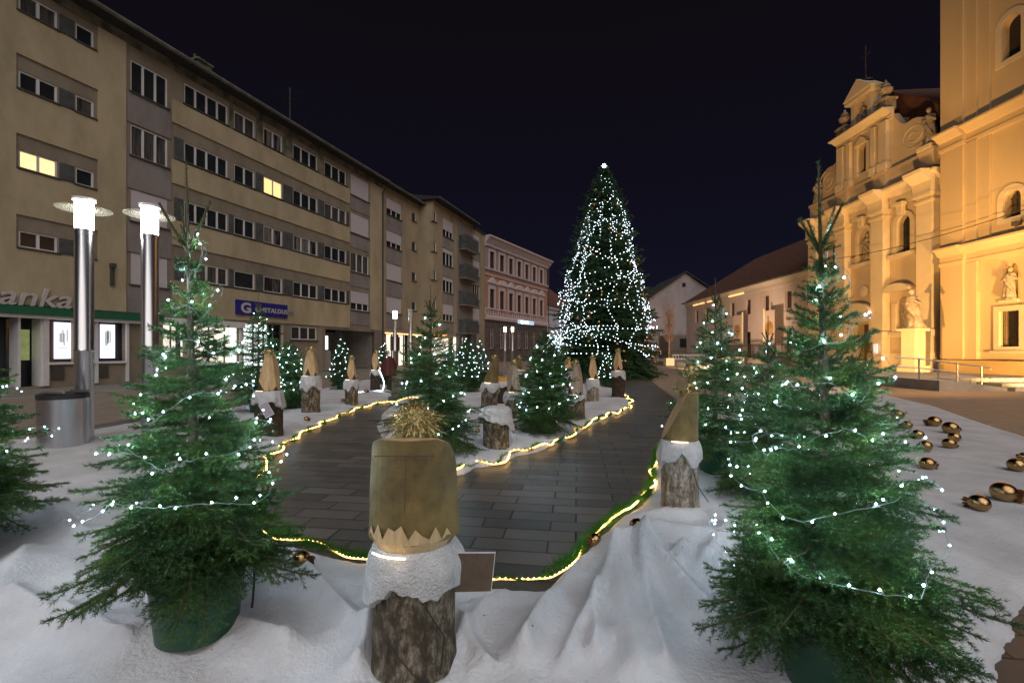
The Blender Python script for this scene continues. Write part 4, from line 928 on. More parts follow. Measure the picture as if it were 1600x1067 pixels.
# ------------------------------------------------------------------ white batting laid on the ground (height field with folds)
def vnoise(x, y, seed=0):
    xi = np.floor(x).astype(np.int64); yi = np.floor(y).astype(np.int64); fx = x-xi; fy = y-yi
    fx = fx*fx*(3-2*fx); fy = fy*fy*(3-2*fy)
    def hsh(a, b):
        h = (a*374761393+b*668265263+seed*1274126177) & 0x7fffffff; h = ((h ^ (h >> 13))*1274126177) & 0x7fffffff; return ((h ^ (h >> 16)) & 0xffff)/65535.0
    return (hsh(xi, yi)*(1-fx)+hsh(xi+1, yi)*fx)*(1-fy)+(hsh(xi, yi+1)*(1-fx)+hsh(xi+1, yi+1)*fx)*fy
def fbm(x, y, o=4, seed=0):
    s = 0; a = .5
    for k in range(o): s = s+a*vnoise(x*2**k, y*2**k, seed+k); a *= .5
    return s
def ridge(x, y, o=3, seed=0):
    s = 0; a = .6
    for k in range(o): s = s+a*(1-np.abs(2*vnoise(x*2**k, y*2**k, seed+k)-1)); a *= .45
    return s
def sdf(poly, x, y):                                   # signed distance, inside positive
    P = np.array(poly, float); d = np.full(x.shape, 1e9); ins = np.zeros(x.shape, bool)
    for i in range(len(P)):
        a = P[i]; b = P[(i+1) % len(P)]; e_ = b-a; wx = x-a[0]; wy = y-a[1]
        t = np.clip((wx*e_[0]+wy*e_[1])/(e_@e_), 0, 1); d = np.minimum(d, np.hypot(wx-e_[0]*t, wy-e_[1]*t))
        c = (a[1] > y) != (b[1] > y)
        with np.errstate(divide='ignore', invalid='ignore'): xx = (b[0]-a[0])*(y-a[1])/(b[1]-a[1])+a[0]
        ins ^= c & (x < xx)
    return np.where(ins, d, -d)
NEARP = [G(*p) for p in ((-60, 700), (60, 690), (200, 668), (330, 645), (430, 628), (500, 610), (560, 597), (608, 592), (612, 612), (604, 628), (560, 639), (530, 651), (492, 667), (455, 690), (428, 712), (412, 745), (404, 790),
        (408, 835), (440, 857), (480, 871), (530, 881), (580, 890), (640, 905), (720, 922), (790, 930), (850, 932), (885, 905), (908, 880), (932, 850), (962, 820), (1000, 797), (1016, 770), (1020, 735),
        (1028, 705), (1040, 680), (1060, 655), (1100, 628), (1180, 610), (1300, 604), (1391, 620), (1460, 636), (1529, 661), (1600, 684), (1760, 730), (1760, 790), (1660, 860), (1600, 950), (1556, 1067), (1540, 1300))]+[(-1.6, 1.0), (-2.5, 2.2), (-5.5, 3.8)]
ISLP = [G(*p) for p in ((600, 645), (588, 668), (605, 700), (650, 730), (700, 745), (722, 742), (745, 731), (775, 727), (806, 713), (835, 708), (882, 690), (920, 667), (950, 653), (980, 641), (990, 631), (980, 616), (950, 606), (880, 600), (800, 597), (720, 598), (650, 608))]
RID = []
FOLD = 1.35                                               # large folds: (x0,y0,x1,y1,width,height)
def rg(p, q, w_, h): a = G(*p); b = G(*q); RID.append((*a, *b, w_, h))
rg((945, 895), (965, 905), .22, .09); rg((960, 900), (880, 1090), .035, .05); rg((1000, 910), (1040, 1090), .04, .06); rg((1030, 900), (1230, 1060), .045, .07); rg((905, 890), (820, 1075), .06, .11); rg((960, 900), (1000, 1100), .10, .07); rg((1010, 905), (1120, 1030), .07, .12); rg((1100, 960), (1330, 1080), .09, .10)
rg((790, 950), (700, 1080), .06, .07); rg((880, 870), (1010, 905), .06, .08); rg((1000, 850), (1110, 870), .09, .07); rg((960, 820), (1080, 835), .08, .06)
rg((480, 930), (570, 1040), .05, .06); rg((700, 1000), (760, 1090), .04, .05); rg((20, 960), (200, 1060), .05, .06); rg((-20, 780), (120, 860), .06, .06); rg((1180, 900), (1090, 830), .05, .05); rg((430, 875), (500, 905), .10, .08); rg((380, 900), (460, 1050), .12, .05); rg((100, 1000), (360, 1065), .12, .06); rg((40, 900), (-40, 1000), .12, .08); rg((1010, 745), (960, 790), .08, .10)
rg((0, 850), (120, 830), .15, .08); rg((590, 1000), (560, 1090), .06, .08); rg((1150, 850), (1060, 940), .07, .05); rg((930, 960), (930, 1070), .04, .06); rg((1060, 930), (1190, 1000), .05, .07); rg((300, 1010), (440, 1060), .07, .07); rg((740, 990), (640, 1080), .05, .05)
def fabric_h(x, y, poly):
    x = np.asarray(x, float); y = np.asarray(y, float)
    d = sdf(poly, x, y)+.10*(fbm(x*5, y*5, 3, 5)-.5)
    fade = np.clip(y/5.0, .6, 1.6)
    wx = x+.6*fbm(x*1.1, y*1.1, 3, 11); wy = y+.6*fbm(x*1.1, y*1.1, 3, 17)
    h = .03+.070*ridge(wx*.95, wy*.8, 2, 3)+.035*fbm(x*2.6, y*2.6, 3, 9)+.09*ridge(wx*1.9+.3*wy, wy*1.1, 1, 33)**4+.022*ridge(wx*4.6, wy*3.2, 2, 43)**2
    flat = 1/(1+np.exp((x-4.2-(y-6)*.15)*2.2))         # the sheet on the right lies flat
    h = h*(.22+.78*flat)
    for (x0, y0, x1, y1, w_, hh_) in RID:
        ex, ey = x1-x0, y1-y0; t = np.clip(((x-x0)*ex+(y-y0)*ey)/(ex*ex+ey*ey), 0, 1)
        dd = np.hypot(x-x0-ex*t, y-y0-ey*t)+.03*(fbm(x*6, y*6, 2, 21)-.4); h = h+FOLD*hh_*np.exp(-(np.abs(dd)/w_)**1.35)
    e_ = np.clip(d/(.62), 0, 1); e_ = np.sqrt(1-(1-e_)**2)
    return np.where(d > 0, .012+.03*np.clip(d/.06, 0, 1)+h*e_**1.6, -.02), d
def fabric(name, poly, ys, ss, label):
    Yg, S = np.meshgrid(ys, ss, indexing='ij'); X = S*Yg; H, D = fabric_h(X, Yg, poly)
    H = H+.004*(vnoise(X*40, Yg*40, 3)-.5)*(D > 0)
    idx = np.arange(X.size).reshape(X.shape); q = np.stack([idx[:-1, :-1], idx[:-1, 1:], idx[1:, 1:], idx[1:, :-1]], -1).reshape(-1, 4)
    dv = D.ravel(); keep = (dv[q] > 0).any(1); q = q[keep]; V = np.stack([X.ravel(), Yg.ravel(), H.ravel()], 1)
    used = np.unique(q); rm = np.full(X.size, -1); rm[used] = np.arange(len(used)); V = V[used]; q = rm[q]
    me = np_mesh(name, V, q, [M['snow']], None, True); o = link(name, me); tag(o, label, 'fabric'); return o
fabric('white_fabric', NEARP, 1.02*1.0075**np.arange(0, 425), np.arange(-1.62, 1.5, .0075), 'rumpled white batting sheet along the path edge, spread like snow').__setitem__('kind', 'stuff')
fabric('white_fabric', ISLP, 5.2*1.006**np.arange(0, 240), np.arange(-.34, .34, .003), 'white batting island in the middle of the dark path').__setitem__('kind', 'stuff')
def FH(x, y):
    h1, d1 = fabric_h(np.array([x]), np.array([y]), NEARP); h2, d2 = fabric_h(np.array([x]), np.array([y]), ISLP)
    return float(max(h1[0], h2[0], .004))

# ------------------------------------------------------------------ spruces
def build_segments(H, z0, Rm, seed, nb, sp, sub, pw=1.0, droop=0, lead=.16, up=1.0, tp=1.12):
    """branches as [(p0,p1)...] wood polylines and needle carrying segments"""
    rnd = random.Random(seed); wood = []; seg = []
    def prof_(t): return Rm*(1-t)**pw
    zt = H*(1-lead)
    for b in range(nb):
        t = ((b+rnd.random()*.8)/nb); t = min(1, t)**tp; z = z0+(zt-z0)*t
        if rnd.random() < .7: z = z0+(zt-z0)*(round(t*13)/13)+rnd.uniform(-.012, .012)*H; z = max(z, z0)
        t = min(1.0, max(0.0, (z-z0)/(zt-z0)))
        Lb = max(.05*Rm, prof_(t))*rnd.uniform(.72, 1.12 if H < 5 else 1.22)+.05*Rm; az = rnd.random()*6.283 if b % 2 else b*2.399
        el = R(-12+58*t*up+rnd.uniform(-13, 13)-droop*(1-t)); n = 7; d = Vector((math.cos(az)*math.cos(el), math.sin(az)*math.cos(el), math.sin(el)))
        P = [Vector((0, 0, z))]; curve = R(rnd.uniform(1, 7)); side = R(rnd.uniform(-5, 5))
        for i in range(n):
            P.append(P[-1]+d*(Lb/n)); e2 = math.asin(max(-1, min(1, d.z)))+curve*(1.1 if i > 2 else -.9); a2 = math.atan2(d.y, d.x)+side
            d = Vector((math.cos(a2)*math.cos(e2), math.sin(a2)*math.cos(e2), math.sin(e2)))
        wood.append((P, .0075*Lb/.6+.0012))
        for i in range(0, n): seg.append((P[i], P[i+1], 1.7 if i else .6))
        k = int(Lb/sp); 
        for j in range(k):
            s_ = .12+.86*(j+.5)/k; f = s_*n; i = min(int(f), n-1); p = P[i].lerp(P[i+1], f-i); dd = (P[i+1]-P[i]).normalized()
            rt = dd.cross(Vector((0, 0, 1))).normalized(); upv = rt.cross(dd)
            for sg in (-1, 1):
                if rnd.random() < .08: continue
                l = (.50*Lb*(1-s_)+.07*Rm)*rnd.uniform(.6, 1.15); a = R(rnd.uniform(42, 62)); v_ = (dd*math.cos(a)+rt*sg*math.sin(a)+upv*rnd.uniform(-.40, .30)).normalized()
                q = p+v_*l*.5; q2 = q+(v_+dd*.25+Vector((0, 0, -.08))).normalized()*l*.5
                seg += [(p, q, 1.1), (q, q2, 1.1)]
                if sub and l > sp*1.8:
                    for c in range(int(l/sp)):
                        fs_ = (c+.6)/int(l/sp+1); pp = p.lerp(q2, fs_); l2 = (.60*l*(1-fs_)+.05*Rm)*rnd.uniform(.6, 1.1)
                        for s2 in (-1, 1):
                            r2 = v_.cross(upv).normalized(); v2 = (v_*.75+r2*s2*.65+upv*rnd.uniform(-.45, .3)).normalized(); seg.append((pp, pp+v2*l2, .8))
    top = [Vector((0, 0, 0)), Vector((.01, .0, H*.3)), Vector((0, .01, H*.7)), Vector((0, 0, H))]
    nl = max(6, int(H*lead/.05))
    for i in range(nl): a = H*(1-lead)+(H*lead)*i/nl; seg.append((Vector((0, 0, a)), Vector((0, 0, a+H*lead/nl)), .7))
    for k in range(5):                                     # upward shoots round the foot of the leader
        a = k*1.257+seed; l = H*lead*rnd.uniform(.35, .62); p = Vector((0, 0, zt-.01*H*k*.3)); v_ = Vector((math.cos(a)*.42, math.sin(a)*.42, .9)).normalized(); wood.append(([p, p+v_*l], .006)); 
        for i in range(4): seg.append((p+v_*l*i/4, p+v_*l*(i+1)/4, .9))
    return wood, seg, top
def needles(seg, per_m, ln, wd, seed, spread=.85):
    rng = np.random.default_rng(seed)
    A = np.array([tuple(s[0]) for s in seg]); B = np.array([tuple(s[1]) for s in seg]); Lg = np.linalg.norm(B-A, axis=1)
    wt = np.array([s[2] for s in seg]); cnt = np.maximum(1, rng.poisson(Lg*per_m*wt)); ix = np.repeat(np.arange(len(seg)), cnt); n = len(ix)
    t = rng.random(n)[:, None]; P = A[ix]*(1-t)+B[ix]*t; ax = (B-A)/np.maximum(Lg, 1e-6)[:, None]; ax = ax[ix]
    r = rng.normal(size=(n, 3)); r[:, 2] += .35; r -= ax*(r*ax).sum(1)[:, None]; r /= np.linalg.norm(r, axis=1)[:, None]+1e-9
    d = ax*rng.uniform(.45, 1.0, n)[:, None]+r*spread; d /= np.linalg.norm(d, axis=1)[:, None]
    l = ln*rng.uniform(.7, 1.25, n)[:, None]; s = np.cross(d, rng.normal(size=(n, 3))); s /= np.linalg.norm(s, axis=1)[:, None]+1e-9; s *= wd/2
    return np.stack([P-s, P+s, P+d*l], 1).reshape(-1, 3), n
def spruce_meshes(tag_, H, z0, Rm, seed, nb, sp, sub, per_m, ln, wd, nm, **kw):
    wood, seg, top = build_segments(H, z0, Rm, seed, nb, sp, sub, **kw)
    V, n = needles(seg, per_m, ln, wd, seed)
    fol = np_mesh('foliage', V, np.arange(n*3).reshape(-1, 3), [M[nm]])
    mb = MB(); r0 = .013*H+.006 if H < 5 else .011*H
    mb.tube([Vector((0, 0, .1))]+[top[0].lerp(top[3], k/8) for k in range(1, 9)], [r0]+[r0*(1-k/8.6) for k in range(1, 9)], 10, 0)
    for P, r in wood: mb.tube(P[::2]+[P[-1]] if len(P) > 3 else P, [r*(1-.75*i/(len(P[::2])+.0)) if len(P) > 3 else r for i in range(len(P[::2])+1)][:len(P[::2])+1] if len(P) > 3 else r, 4, 1)
    tk = mb.mesh('trunk', [M['bark'], M['twig']], True, False)
    return fol, tk
def pot_mesh(r=.21, h=.34):
    m = MB(); m.lathe([(r*.80, 0), (r*.84, .01), (r*.98, h-.04), (r*1.07, h-.038), (r*1.08, h), (r*.98, h+.002), (r*.95, h-.03)], n=40, cap=False); k = len(m.v)
    m.add([(0, 0, h-.032)]+[(r*.955*math.cos(2*math.pi*i/24), r*.955*math.sin(2*math.pi*i/24), h-.03) for i in range(24)], [(0, i+1, (i+1) % 24+1) for i in range(24)], 1)
    return m.mesh('pot', [M['pot'], M['soil']], True)
POT = pot_mesh()
def spruce(x, y, meshes, label, rz=0, s=1.0, pot=True, potm=None, group='potted spruces beside the path', near2=False):
    z = FH(x, y)-.02
    t = empty('potted_spruce', (x, y, z), R(rz), label, 'tree', group)
    f = link('foliage', meshes[0], t); f.scale = (s,)*3; k = link('trunk', meshes[1], t); k.scale = (s,)*3
    if near2: f.rotation_euler = k.rotation_euler = Matrix.Rotation(R(-rz), 3, 'Z').to_quaternion().__matmul__(Matrix.Rotation(R(-1.5), 3, 'Y').to_quaternion()).__matmul__(Matrix.Rotation(R(rz), 3, 'Z').to_quaternion()).to_euler()
    if pot: link('pot', potm or POT, t)
    return t
VAR = {}
VAR['A'] = spruce_meshes('A', 2.46, .46, .57, 11, 215, .058, True, 620, .0195, .0031, 'needle', pw=1.12, droop=6, lead=.19, tp=1.3)
VAR['B'] = spruce_meshes('B', 2.50, .46, .63, 23, 225, .058, True, 620, .0200, .0032, 'needle', pw=1.08, droop=6, lead=.17, up=1.1, tp=1.35)
VAR['C'] = spruce_meshes('C', 2.25, .34, .76, 31, 210, .065, True, 190, .024, .0046, 'needle', pw=.90, droop=4, lead=.15)
VAR['D'] = spruce_meshes('D', 2.0, .32, .78, 47, 230, .065, True, 190, .024, .0048, 'needle', pw=.66, droop=3, lead=.09)
VAR['E'] = spruce_meshes('E', 2.2, .36, .66, 59, 190, .08, True, 140, .028, .0062, 'needle', pw=.78, droop=4, lead=.13)
BULB = MB().octa((0, 0, 0), .0054).mesh('bulb', M['led']); BULBM = MB().octa((0, 0, 0), .009).mesh('bulb', M['ledmid'])
BCAP = MB(); BCAP.tube([(0, 0, -.004), (0, 0, .014)], .0028, 5); BCAP = BCAP.mesh('bulb_socket', M['wirewhite'])
def string_path(H, z0, Rm, pw, lead, turns, seed, step, rf=.79, wob=.014):
    rnd = random.Random(seed); P = []; zt = H*(1-lead*.8); t = 0.0; a = rnd.random()*6.28
    ztop = zt; z = z0+.12
    ph = rnd.random()*6
    while z < ztop:
        tt = max(0, min(1, (z-z0)/(H*(1-lead)-z0))); r = (Rm*(1-tt)**pw)*rf+.03
        r *= .93+.13*math.sin(a*3.1+ph)+.05*math.sin(a*7.3)+rnd.uniform(-wob, wob)
        P.append(Vector((r*math.cos(a), r*math.sin(a), z+.045*math.sin(a*2.3+ph)+.022*math.sin(a*6.1)+rnd.uniform(-.005, .005))))
        da = step/max(r, .06); a += da; z += (H-z0)/turns*da/6.283
    return P
def light_string(x, y, zb, P, label, every, near=True, bulb=BULB, wr=.0022, group='white light strings on the potted spruces', one=None):
    o = empty('light_string', (x, y, zb), 0, label, 'string lights', group)
    m = MB(); m.tube(P, wr, 4); m.build('wire', M['wirewhite'], o)
    rnd = random.Random(len(P)); q = MB(); n = 0
    for i in range(1, len(P)-1, every):
        off = Vector((rnd.uniform(-1, 1), rnd.uniform(-1, 1), rnd.uniform(-.6, 1)))*(.022 if near else .02); p = P[i]+off
        if near: 
            b = link('bulb', bulb, o, p)
            if near == 2: c = link('bulb_socket', BCAP, b); c.rotation_euler = off.to_track_quat('-Z', 'Y').to_euler()
        else: q.octa(p, one or .012)
        n += 1
    if not near: b = q.build('bulbs', M['ledfar'], o); b.name = 'bulb_chain'; b['kind'] = 'stuff'
    return o
def trp(px, py): return G(px, py)
TREES = [  # bearing, foot, variant, scale, turn, label, near level, turns
 (310, 1046, 'A', .96, 20, 'big spruce in dark green pot, left foreground, with bare leader', 2, 8.5),
 (1300, 1118, 'B', .925, 70, 'big spruce in green pot, right foreground, beside the folded fabric', 2, 8.5),
 (-75, 905, 'A', 1.06, 200, 'dark spruce cut off by the left frame edge, nearest the bins', 2, 5),
 (673, 722, 'C', 1.10, 0, 'wide spruce standing at the tip of the island behind the gilded wedge hat', 1, 6.5),
 (853, 684, 'D', .98, 40, 'bushy low spruce in bright green pot on the island, right of the capped stump', 1, 6),
 (1118, 752, 'E', 1.08, 10, 'slim spruce in dark pot just right of the birch gnome', 1, 8),
 (1200, 800, 'C', .82, 100, 'medium spruce between the slim one and the big right one', 1, 7),
 (404, 652, 'E', 1.30, 60, 'spruce with yellowish tall tip before the blue optician sign', 1, 8),
 (452, 645, 'D', .92, 130, 'round spruce behind and between the first two gnomes on the left strip', 1, 7),
 (534, 613, 'E', 1.02, 220, 'spruce behind the third gnome before the dark passage', 0, 8),
 (600, 604, 'E', .98, 300, 'far spruce left of the far lamp pair, behind the red hood', 0, 8),
 (728, 618, 'D', 1.0, 170, 'spruce with blue-white lights behind the island tip tree', 0, 8),
 (750, 606, 'E', 1.0, 30, 'far dark spruce left of the leaning-hat gnome', 0, 7),
 (705, 605, 'C', .95, 10, 'far spruce below the dark balconies', 0, 8),
 (950, 609, 'E', .80, 90, 'small spruce between the two farthest island gnomes before the giant tree', 0, 8)]
KW = {'A': (2.46, .5, .66, 1.12, .19), 'B': (2.5, .5, .68, 1.06, .17), 'C': (2.25, .34, .76, .9, .15), 'D': (2.0, .32, .78, .66, .09), 'E': (2.2, .36, .66, .78, .13)}
for i, (px, py, v_, s, rz, lb, near, turns) in enumerate(TREES):
    x, y = trp(px, py); t = spruce(x, y, VAR[v_], lb, rz, s, near2=(near == 2))
    H, z0, Rm, pw, ld = KW[v_]
    P = string_path(H*s, z0*s, Rm*s, pw, ld, turns, i+3, .024 if near == 2 else .035)
    every = {2: 4, 1: 6, 0: 7}[near]
    lab = 'white light string wound round the '+lb.split(',')[0]
    if len(lab.split()) > 16: lab = ' '.join(lab.split()[:16])
    light_string(x, y, t.location.z, P, lab, every, near, BULB if near == 2 else BULBM, .0013 if near == 2 else .002)

# giant Christmas tree
GX, GY = G(944, 591); GX = (944-800)/F_*27.0; GY = 27.0
gm = spruce_meshes('big', 12.45, .35, 3.35, 91, 950, .30, True, 62, .105, .030, 'needledk', pw=.70, droop=14, lead=.03, up=.9)
gt_ = empty('giant_spruce', (GX, GY, 0), 0, 'giant lit Christmas spruce towering over the far end of the square', 'tree')
link('foliage', gm[0], gt_); link('trunk', gm[1], gt_)
rnd = random.Random(12); P = []; a = 0
def gprof(z): return gprof0(z)*rnd.uniform(.84, 1.0)
def gmod(a, z): return 1+.16*(mnoise.noise(Vector((math.cos(a)*1.6, math.sin(a)*1.6, z*.45)))+.2)
def gprof0(z): t = max(0, min(1, (z-.35)/(12.1-.35))); return 3.35*(1-t)**.74+.04
strs = []
for k in range(36):                                        # swags and zigzags of lights hung round the crown
    a0 = rnd.random()*6.28; z = 11.7*(1-(k/36)**.9)+.5; da = rnd.uniform(1.6, 3.2)*rnd.choice((-1, 1)); z1 = z-rnd.uniform(.6, 1.8); sag = rnd.uniform(.2, .8)
    n = int(abs(da)*gprof(z)/.24)+6
    strs.append([Vector(((gprof0(zz_)*(.97+.07*math.sin(t*.7+k)))*math.cos(a0+da*t/n), (gprof0(zz_)*(.97+.07*math.sin(t*.7+k)))*math.sin(a0+da*t/n), zz_)) for t in range(n+1) for zz_ in [(lambda v: v if v > 1.7 else 2.2+.8*math.sin(v*1.3+k*1.7))(z+(z1-z)*t/n-sag*math.sin(math.pi*t/n))]])
z = 1.7; a = 0; sp_ = []
while z < 12.0:
    r = gprof0(z)*(.93+.06*math.sin(a*2.7)); sp_.append(Vector((r*math.cos(a), r*math.sin(a), z+.55*math.sin(a*2.2)*min(1, r)))); da = .25/max(r, .15); a -= da; z += 1.35*da/6.283*(1.25 if z < 8 else .75)
strs.append(sp_)
for k in range(16):
    a0 = k*.393+math.pi+.2*(k%3); zt_ = 11.5-1.0*rnd.random()*3; zb_ = rnd.uniform(1, 4); n = int((zt_-zb_)/.18); sw = rnd.uniform(-1.1, 1.1)
    strs.append([Vector((gprof0(zt_+(zb_-zt_)*t/n)*.95*math.cos(a0+sw*t/n+.12*math.sin(t*.35)), gprof0(zt_+(zb_-zt_)*t/n)*.95*math.sin(a0+sw*t/n+.12*math.sin(t*.35)), zt_+(zb_-zt_)*t/n)) for t in range(n+1)])
ls = empty('light_string', (GX, GY, 0), 0, 'long white light string looped all over the giant spruce', 'string lights')
wm = MB(); allp = []
for S in strs:
    for i_, p in enumerate(S): g_ = gmod(math.atan2(p.y, p.x), p.z); S[i_] = Vector((p.x*g_, p.y*g_, p.z))
    if len(S) > 2: wm.tube(S[::2], .006, 3)
    allp += S
wm.build('wire', M['wireblack'], ls)
allp = [p for p in allp if p.y < 1.2]                       # the rest hangs out of sight on the far side
rnd.shuffle(allp); GB = MB().octa((0, 0, 0), .021).mesh('bulb', M['ledbig'])
for p in sorted(allp, key=lambda q: q.y)[:100]: link('bulb', GB, ls, p+Vector((0, -.05, 0)))
q_ = MB()
for p in sorted(allp, key=lambda q: q.y)[100:]: q_.octa(p+Vector((rnd.gauss(0, .04), -.04, rnd.gauss(0, .04))), .021)
b = q_.build('bulb_cloud', M['ledbig'], ls); b['kind'] = 'stuff'
st = MB()
for k in range(8): a = k*math.pi/4; st.add([(.06*math.cos(a+.4), -.03, .06*math.sin(a+.4)), (.06*math.cos(a-.4), -.03, .06*math.sin(a-.4)), (.17*math.cos(a), 0, .17*math.sin(a)), (.06*math.cos(a), .05, .06*math.sin(a))], [(0, 1, 2), (1, 3, 2), (3, 0, 2)])
tag(st.build('star', M['ledbig'], None, loc=(GX, GY, 12.55)), 'small glowing star on the very tip of the giant spruce', 'star')
GBB = MB().ball((0, 0, 0), .085, 10).mesh('gold_bauble', M['gold'], True)
for k in range(150):
    z = .9+10.2*rnd.random()**1.25; a = rnd.uniform(math.pi*.95, math.pi*2.05); r = gprof(z)*rnd.uniform(.98, 1.08)
    o = link('gold_bauble', GBB, None, (GX+r*math.cos(a), GY+r*math.sin(a), z)); tag(o, 'gold bauble hanging on the giant Christmas spruce', 'bauble', 'gold baubles on the giant spruce')

# ------------------------------------------------------------------ gnomes: logs with batting beards and sawn wedge hats
def stump_mesh(r, h, seed, mname):
    m = MB(); n = 56; k = max(10, int(h/.035)); vs = []; fs = []
    for j in range(k+1):
        z = h*j/k
        for i in range(n):
            a = 2*math.pi*i/n; q = mnoise.noise(Vector((math.cos(a)*2.2+seed, math.sin(a)*2.2, z*2.5))); q2 = mnoise.noise(Vector((math.cos(a)*9+seed, math.sin(a)*9, z*7)))
            rr = r*(1+.055*q+.035*q2+.10*max(0, 1-z/.12)*.6); vs.append((rr*math.cos(a), rr*math.sin(a), z))
    for j in range(k):
        for i in range(n): fs.append((j*n+i, j*n+(i+1) % n, (j+1)*n+(i+1) % n, (j+1)*n+i))
    m.add(vs, fs, 0); m.add(vs[-n:], [tuple(range(n))], 1); m.add(vs[:n], [tuple(range(n-1, -1, -1))], 1)
    return m.mesh('stump', [M[mname], M['wood']], True)
def beard_mesh(r, h0, h1, seed, lo=.1):       # ragged collar of batting; h1 = top, lower edge wanders round h0
    m = MB(); n = 72; k = 14; vs = []; fs = []; rnd = random.Random(seed); ph = rnd.random()*9
    for j in range(k+1):
        for i in range(n):
            a = 2*math.pi*i/n; lowz = h0+lo*(mnoise.noise(Vector((math.cos(a)*1.3+ph, math.sin(a)*1.3, 0)))*1.7+.35*mnoise.noise(Vector((math.cos(a)*6+ph, math.sin(a)*6, 3))))
            t = j/k; z = h1+(lowz-h1)*t; f = mnoise.noise(Vector((math.cos(a)*3+ph, math.sin(a)*3, z*5)))
            rr = r*(1.03+.16*math.sin(min(1, t*1.6)*math.pi*.5)+.16*f*min(1, t*2)); 
            if j == 0: rr = r*.55
            if j == 1: z = h1+.012; rr = r*.98
            if j == k: rr = r*1.03
            vs.append((rr*math.cos(a), rr*math.sin(a), z))
    for j in range(k):
        for i in range(n): fs.append((j*n+i, j*n+(i+1) % n, (j+1)*n+(i+1) % n, (j+1)*n+i))
    fs.append(tuple(range(n))); m.add(vs, fs); return m.mesh('beard', M['snowsmall'], True)
def hat_mesh(r, h, kind, barkm='goldbark', woodm='wood'):
    bm = bmesh.new(); n = 40; k = 10; rings = []
    for j in range(k+1): 
        fl = lambda a, z_: 1+(.07*(1-z_)**3 if kind == 'wedge' else 0)+.035*mnoise.noise(Vector((math.cos(a)*1.7+r*40, math.sin(a)*1.7, z_*2.2)))+.012*mnoise.noise(Vector((math.cos(a)*7, math.sin(a)*7, z_*6)))
        rings.append([bm.verts.new((r*math.cos(2*math.pi*i/n)*fl(2*math.pi*i/n, j/k), r*math.sin(2*math.pi*i/n)*fl(2*math.pi*i/n, j/k)*(.9 if kind == 'wedge' else 1), h*j/k)) for i in range(n)])
    for j in range(k):
        for i in range(n): bm.faces.new((rings[j][i], rings[j][(i+1) % n], rings[j+1][(i+1) % n], rings[j+1][i]))
    f = bm.faces.new(rings[-1]); f.material_index = 1; f = bm.faces.new(rings[0][::-1]); f.material_index = 1
    def cut(p, no):
        g = bm.verts[:]+bm.edges[:]+bm.faces[:]; res = bmesh.ops.bisect_plane(bm, geom=g, plane_co=p, plane_no=no, clear_outer=True)
        ed = [e_ for e_ in res['geom_cut'] if isinstance(e_, bmesh.types.BMEdge)]
        r2 = bmesh.ops.contextual_create(bm, geom=ed)
        for f_ in r2['faces']: f_.material_index = 1
    tw_ = r*.34                                # half thickness left at the top
    def side(dx, dy, b0=r, t0=tw_):            # plane through (b0 at the base) and (t0 at the top) in direction dx,dy
        dl = math.hypot(dx, dy); dx /= dl; dy /= dl; cut((dx*b0, dy*b0, .0), Vector((dx*h, dy*h, (b0-t0))).normalized())
    if kind == 'wedge': side(0, 1, r, -r*.55); [cut((sg*r*.93, 0, h*.90), Vector((sg*1, 0, .8)).normalized()) or cut((sg*r*.80, 0, h*.965), Vector((sg*.45, 0, 1)).normalized()) for sg in (1, -1)]
    elif kind == 'half': side(-1, 0, r, -.25*r); side(0, 1, r, .55*r)
    elif kind == 'cone': [side(dx, dy, r*b_, tw_*c_) for dx, dy, b_, c_ in ((0, -1, 1, 1), (1, -.2, 1, 1.1), (-1, -.25, .98, .9), (.6, -1, 1.02, 1.1), (0, 1, 1, 1.4))]
    else: [side(dx, dy, r*b_, tw_*c_) for dx, dy, b_, c_ in ((-.4, -1, 1, 1), (.8, -.7, 1, 1.2), (-1, .4, .98, .8), (.4, 1, 1, 1.2), (1, .2, 1, 1))]
    bmesh.ops.recalc_face_normals(bm, faces=bm.faces)
    me = bpy.data.meshes.new('hat'); bm.to_mesh(me); bm.free(); me.materials.append(M[barkm]); me.materials.append(M[woodm]); return me
def tinsel_mesh(name, r, n, seed, hang=0, w_=.0022, mname='tinselgold', core=True):
    rng = random.Random(seed); m = MB()
    if core: m.ball((0, 0, 0), r*.78, 14)
    for k in range(n):
        d = Vector((rng.gauss(0, 1), rng.gauss(0, 1), rng.gauss(0, 1))).normalized(); p = d*r*.75; t = d.cross(Vector((rng.gauss(0, 1), rng.gauss(0, 1), rng.gauss(0, 1)))).normalized()
        Q = [p]; v_ = (d*.5+t).normalized(); l = r*rng.uniform(.2, .5)*(1+hang*(d.z < .1)*rng.random()*4)
        for s in range(4): v_ = (v_+Vector((rng.gauss(0, .35), rng.gauss(0, .35), rng.gauss(0, .35)-hang*.5))).normalized(); Q.append(Q[-1]+v_*l/4)
        wv = v_.cross(d).normalized()*w_ if v_.cross(d).length > 1e-3 else Vector((w_, 0, 0)); vs = []
        for q in Q: vs += [q-wv, q+wv]
        m.add(vs, [(2*s, 2*s+1, 2*s+3, 2*s+2) for s in range(4)])
    return m.mesh(name, M[mname], False, False)
PN = tinsel_mesh('pompom', .092, 4200, 3, .55, .0008); PM = tinsel_mesh('pompom', .085, 260, 5, .4, .0035)
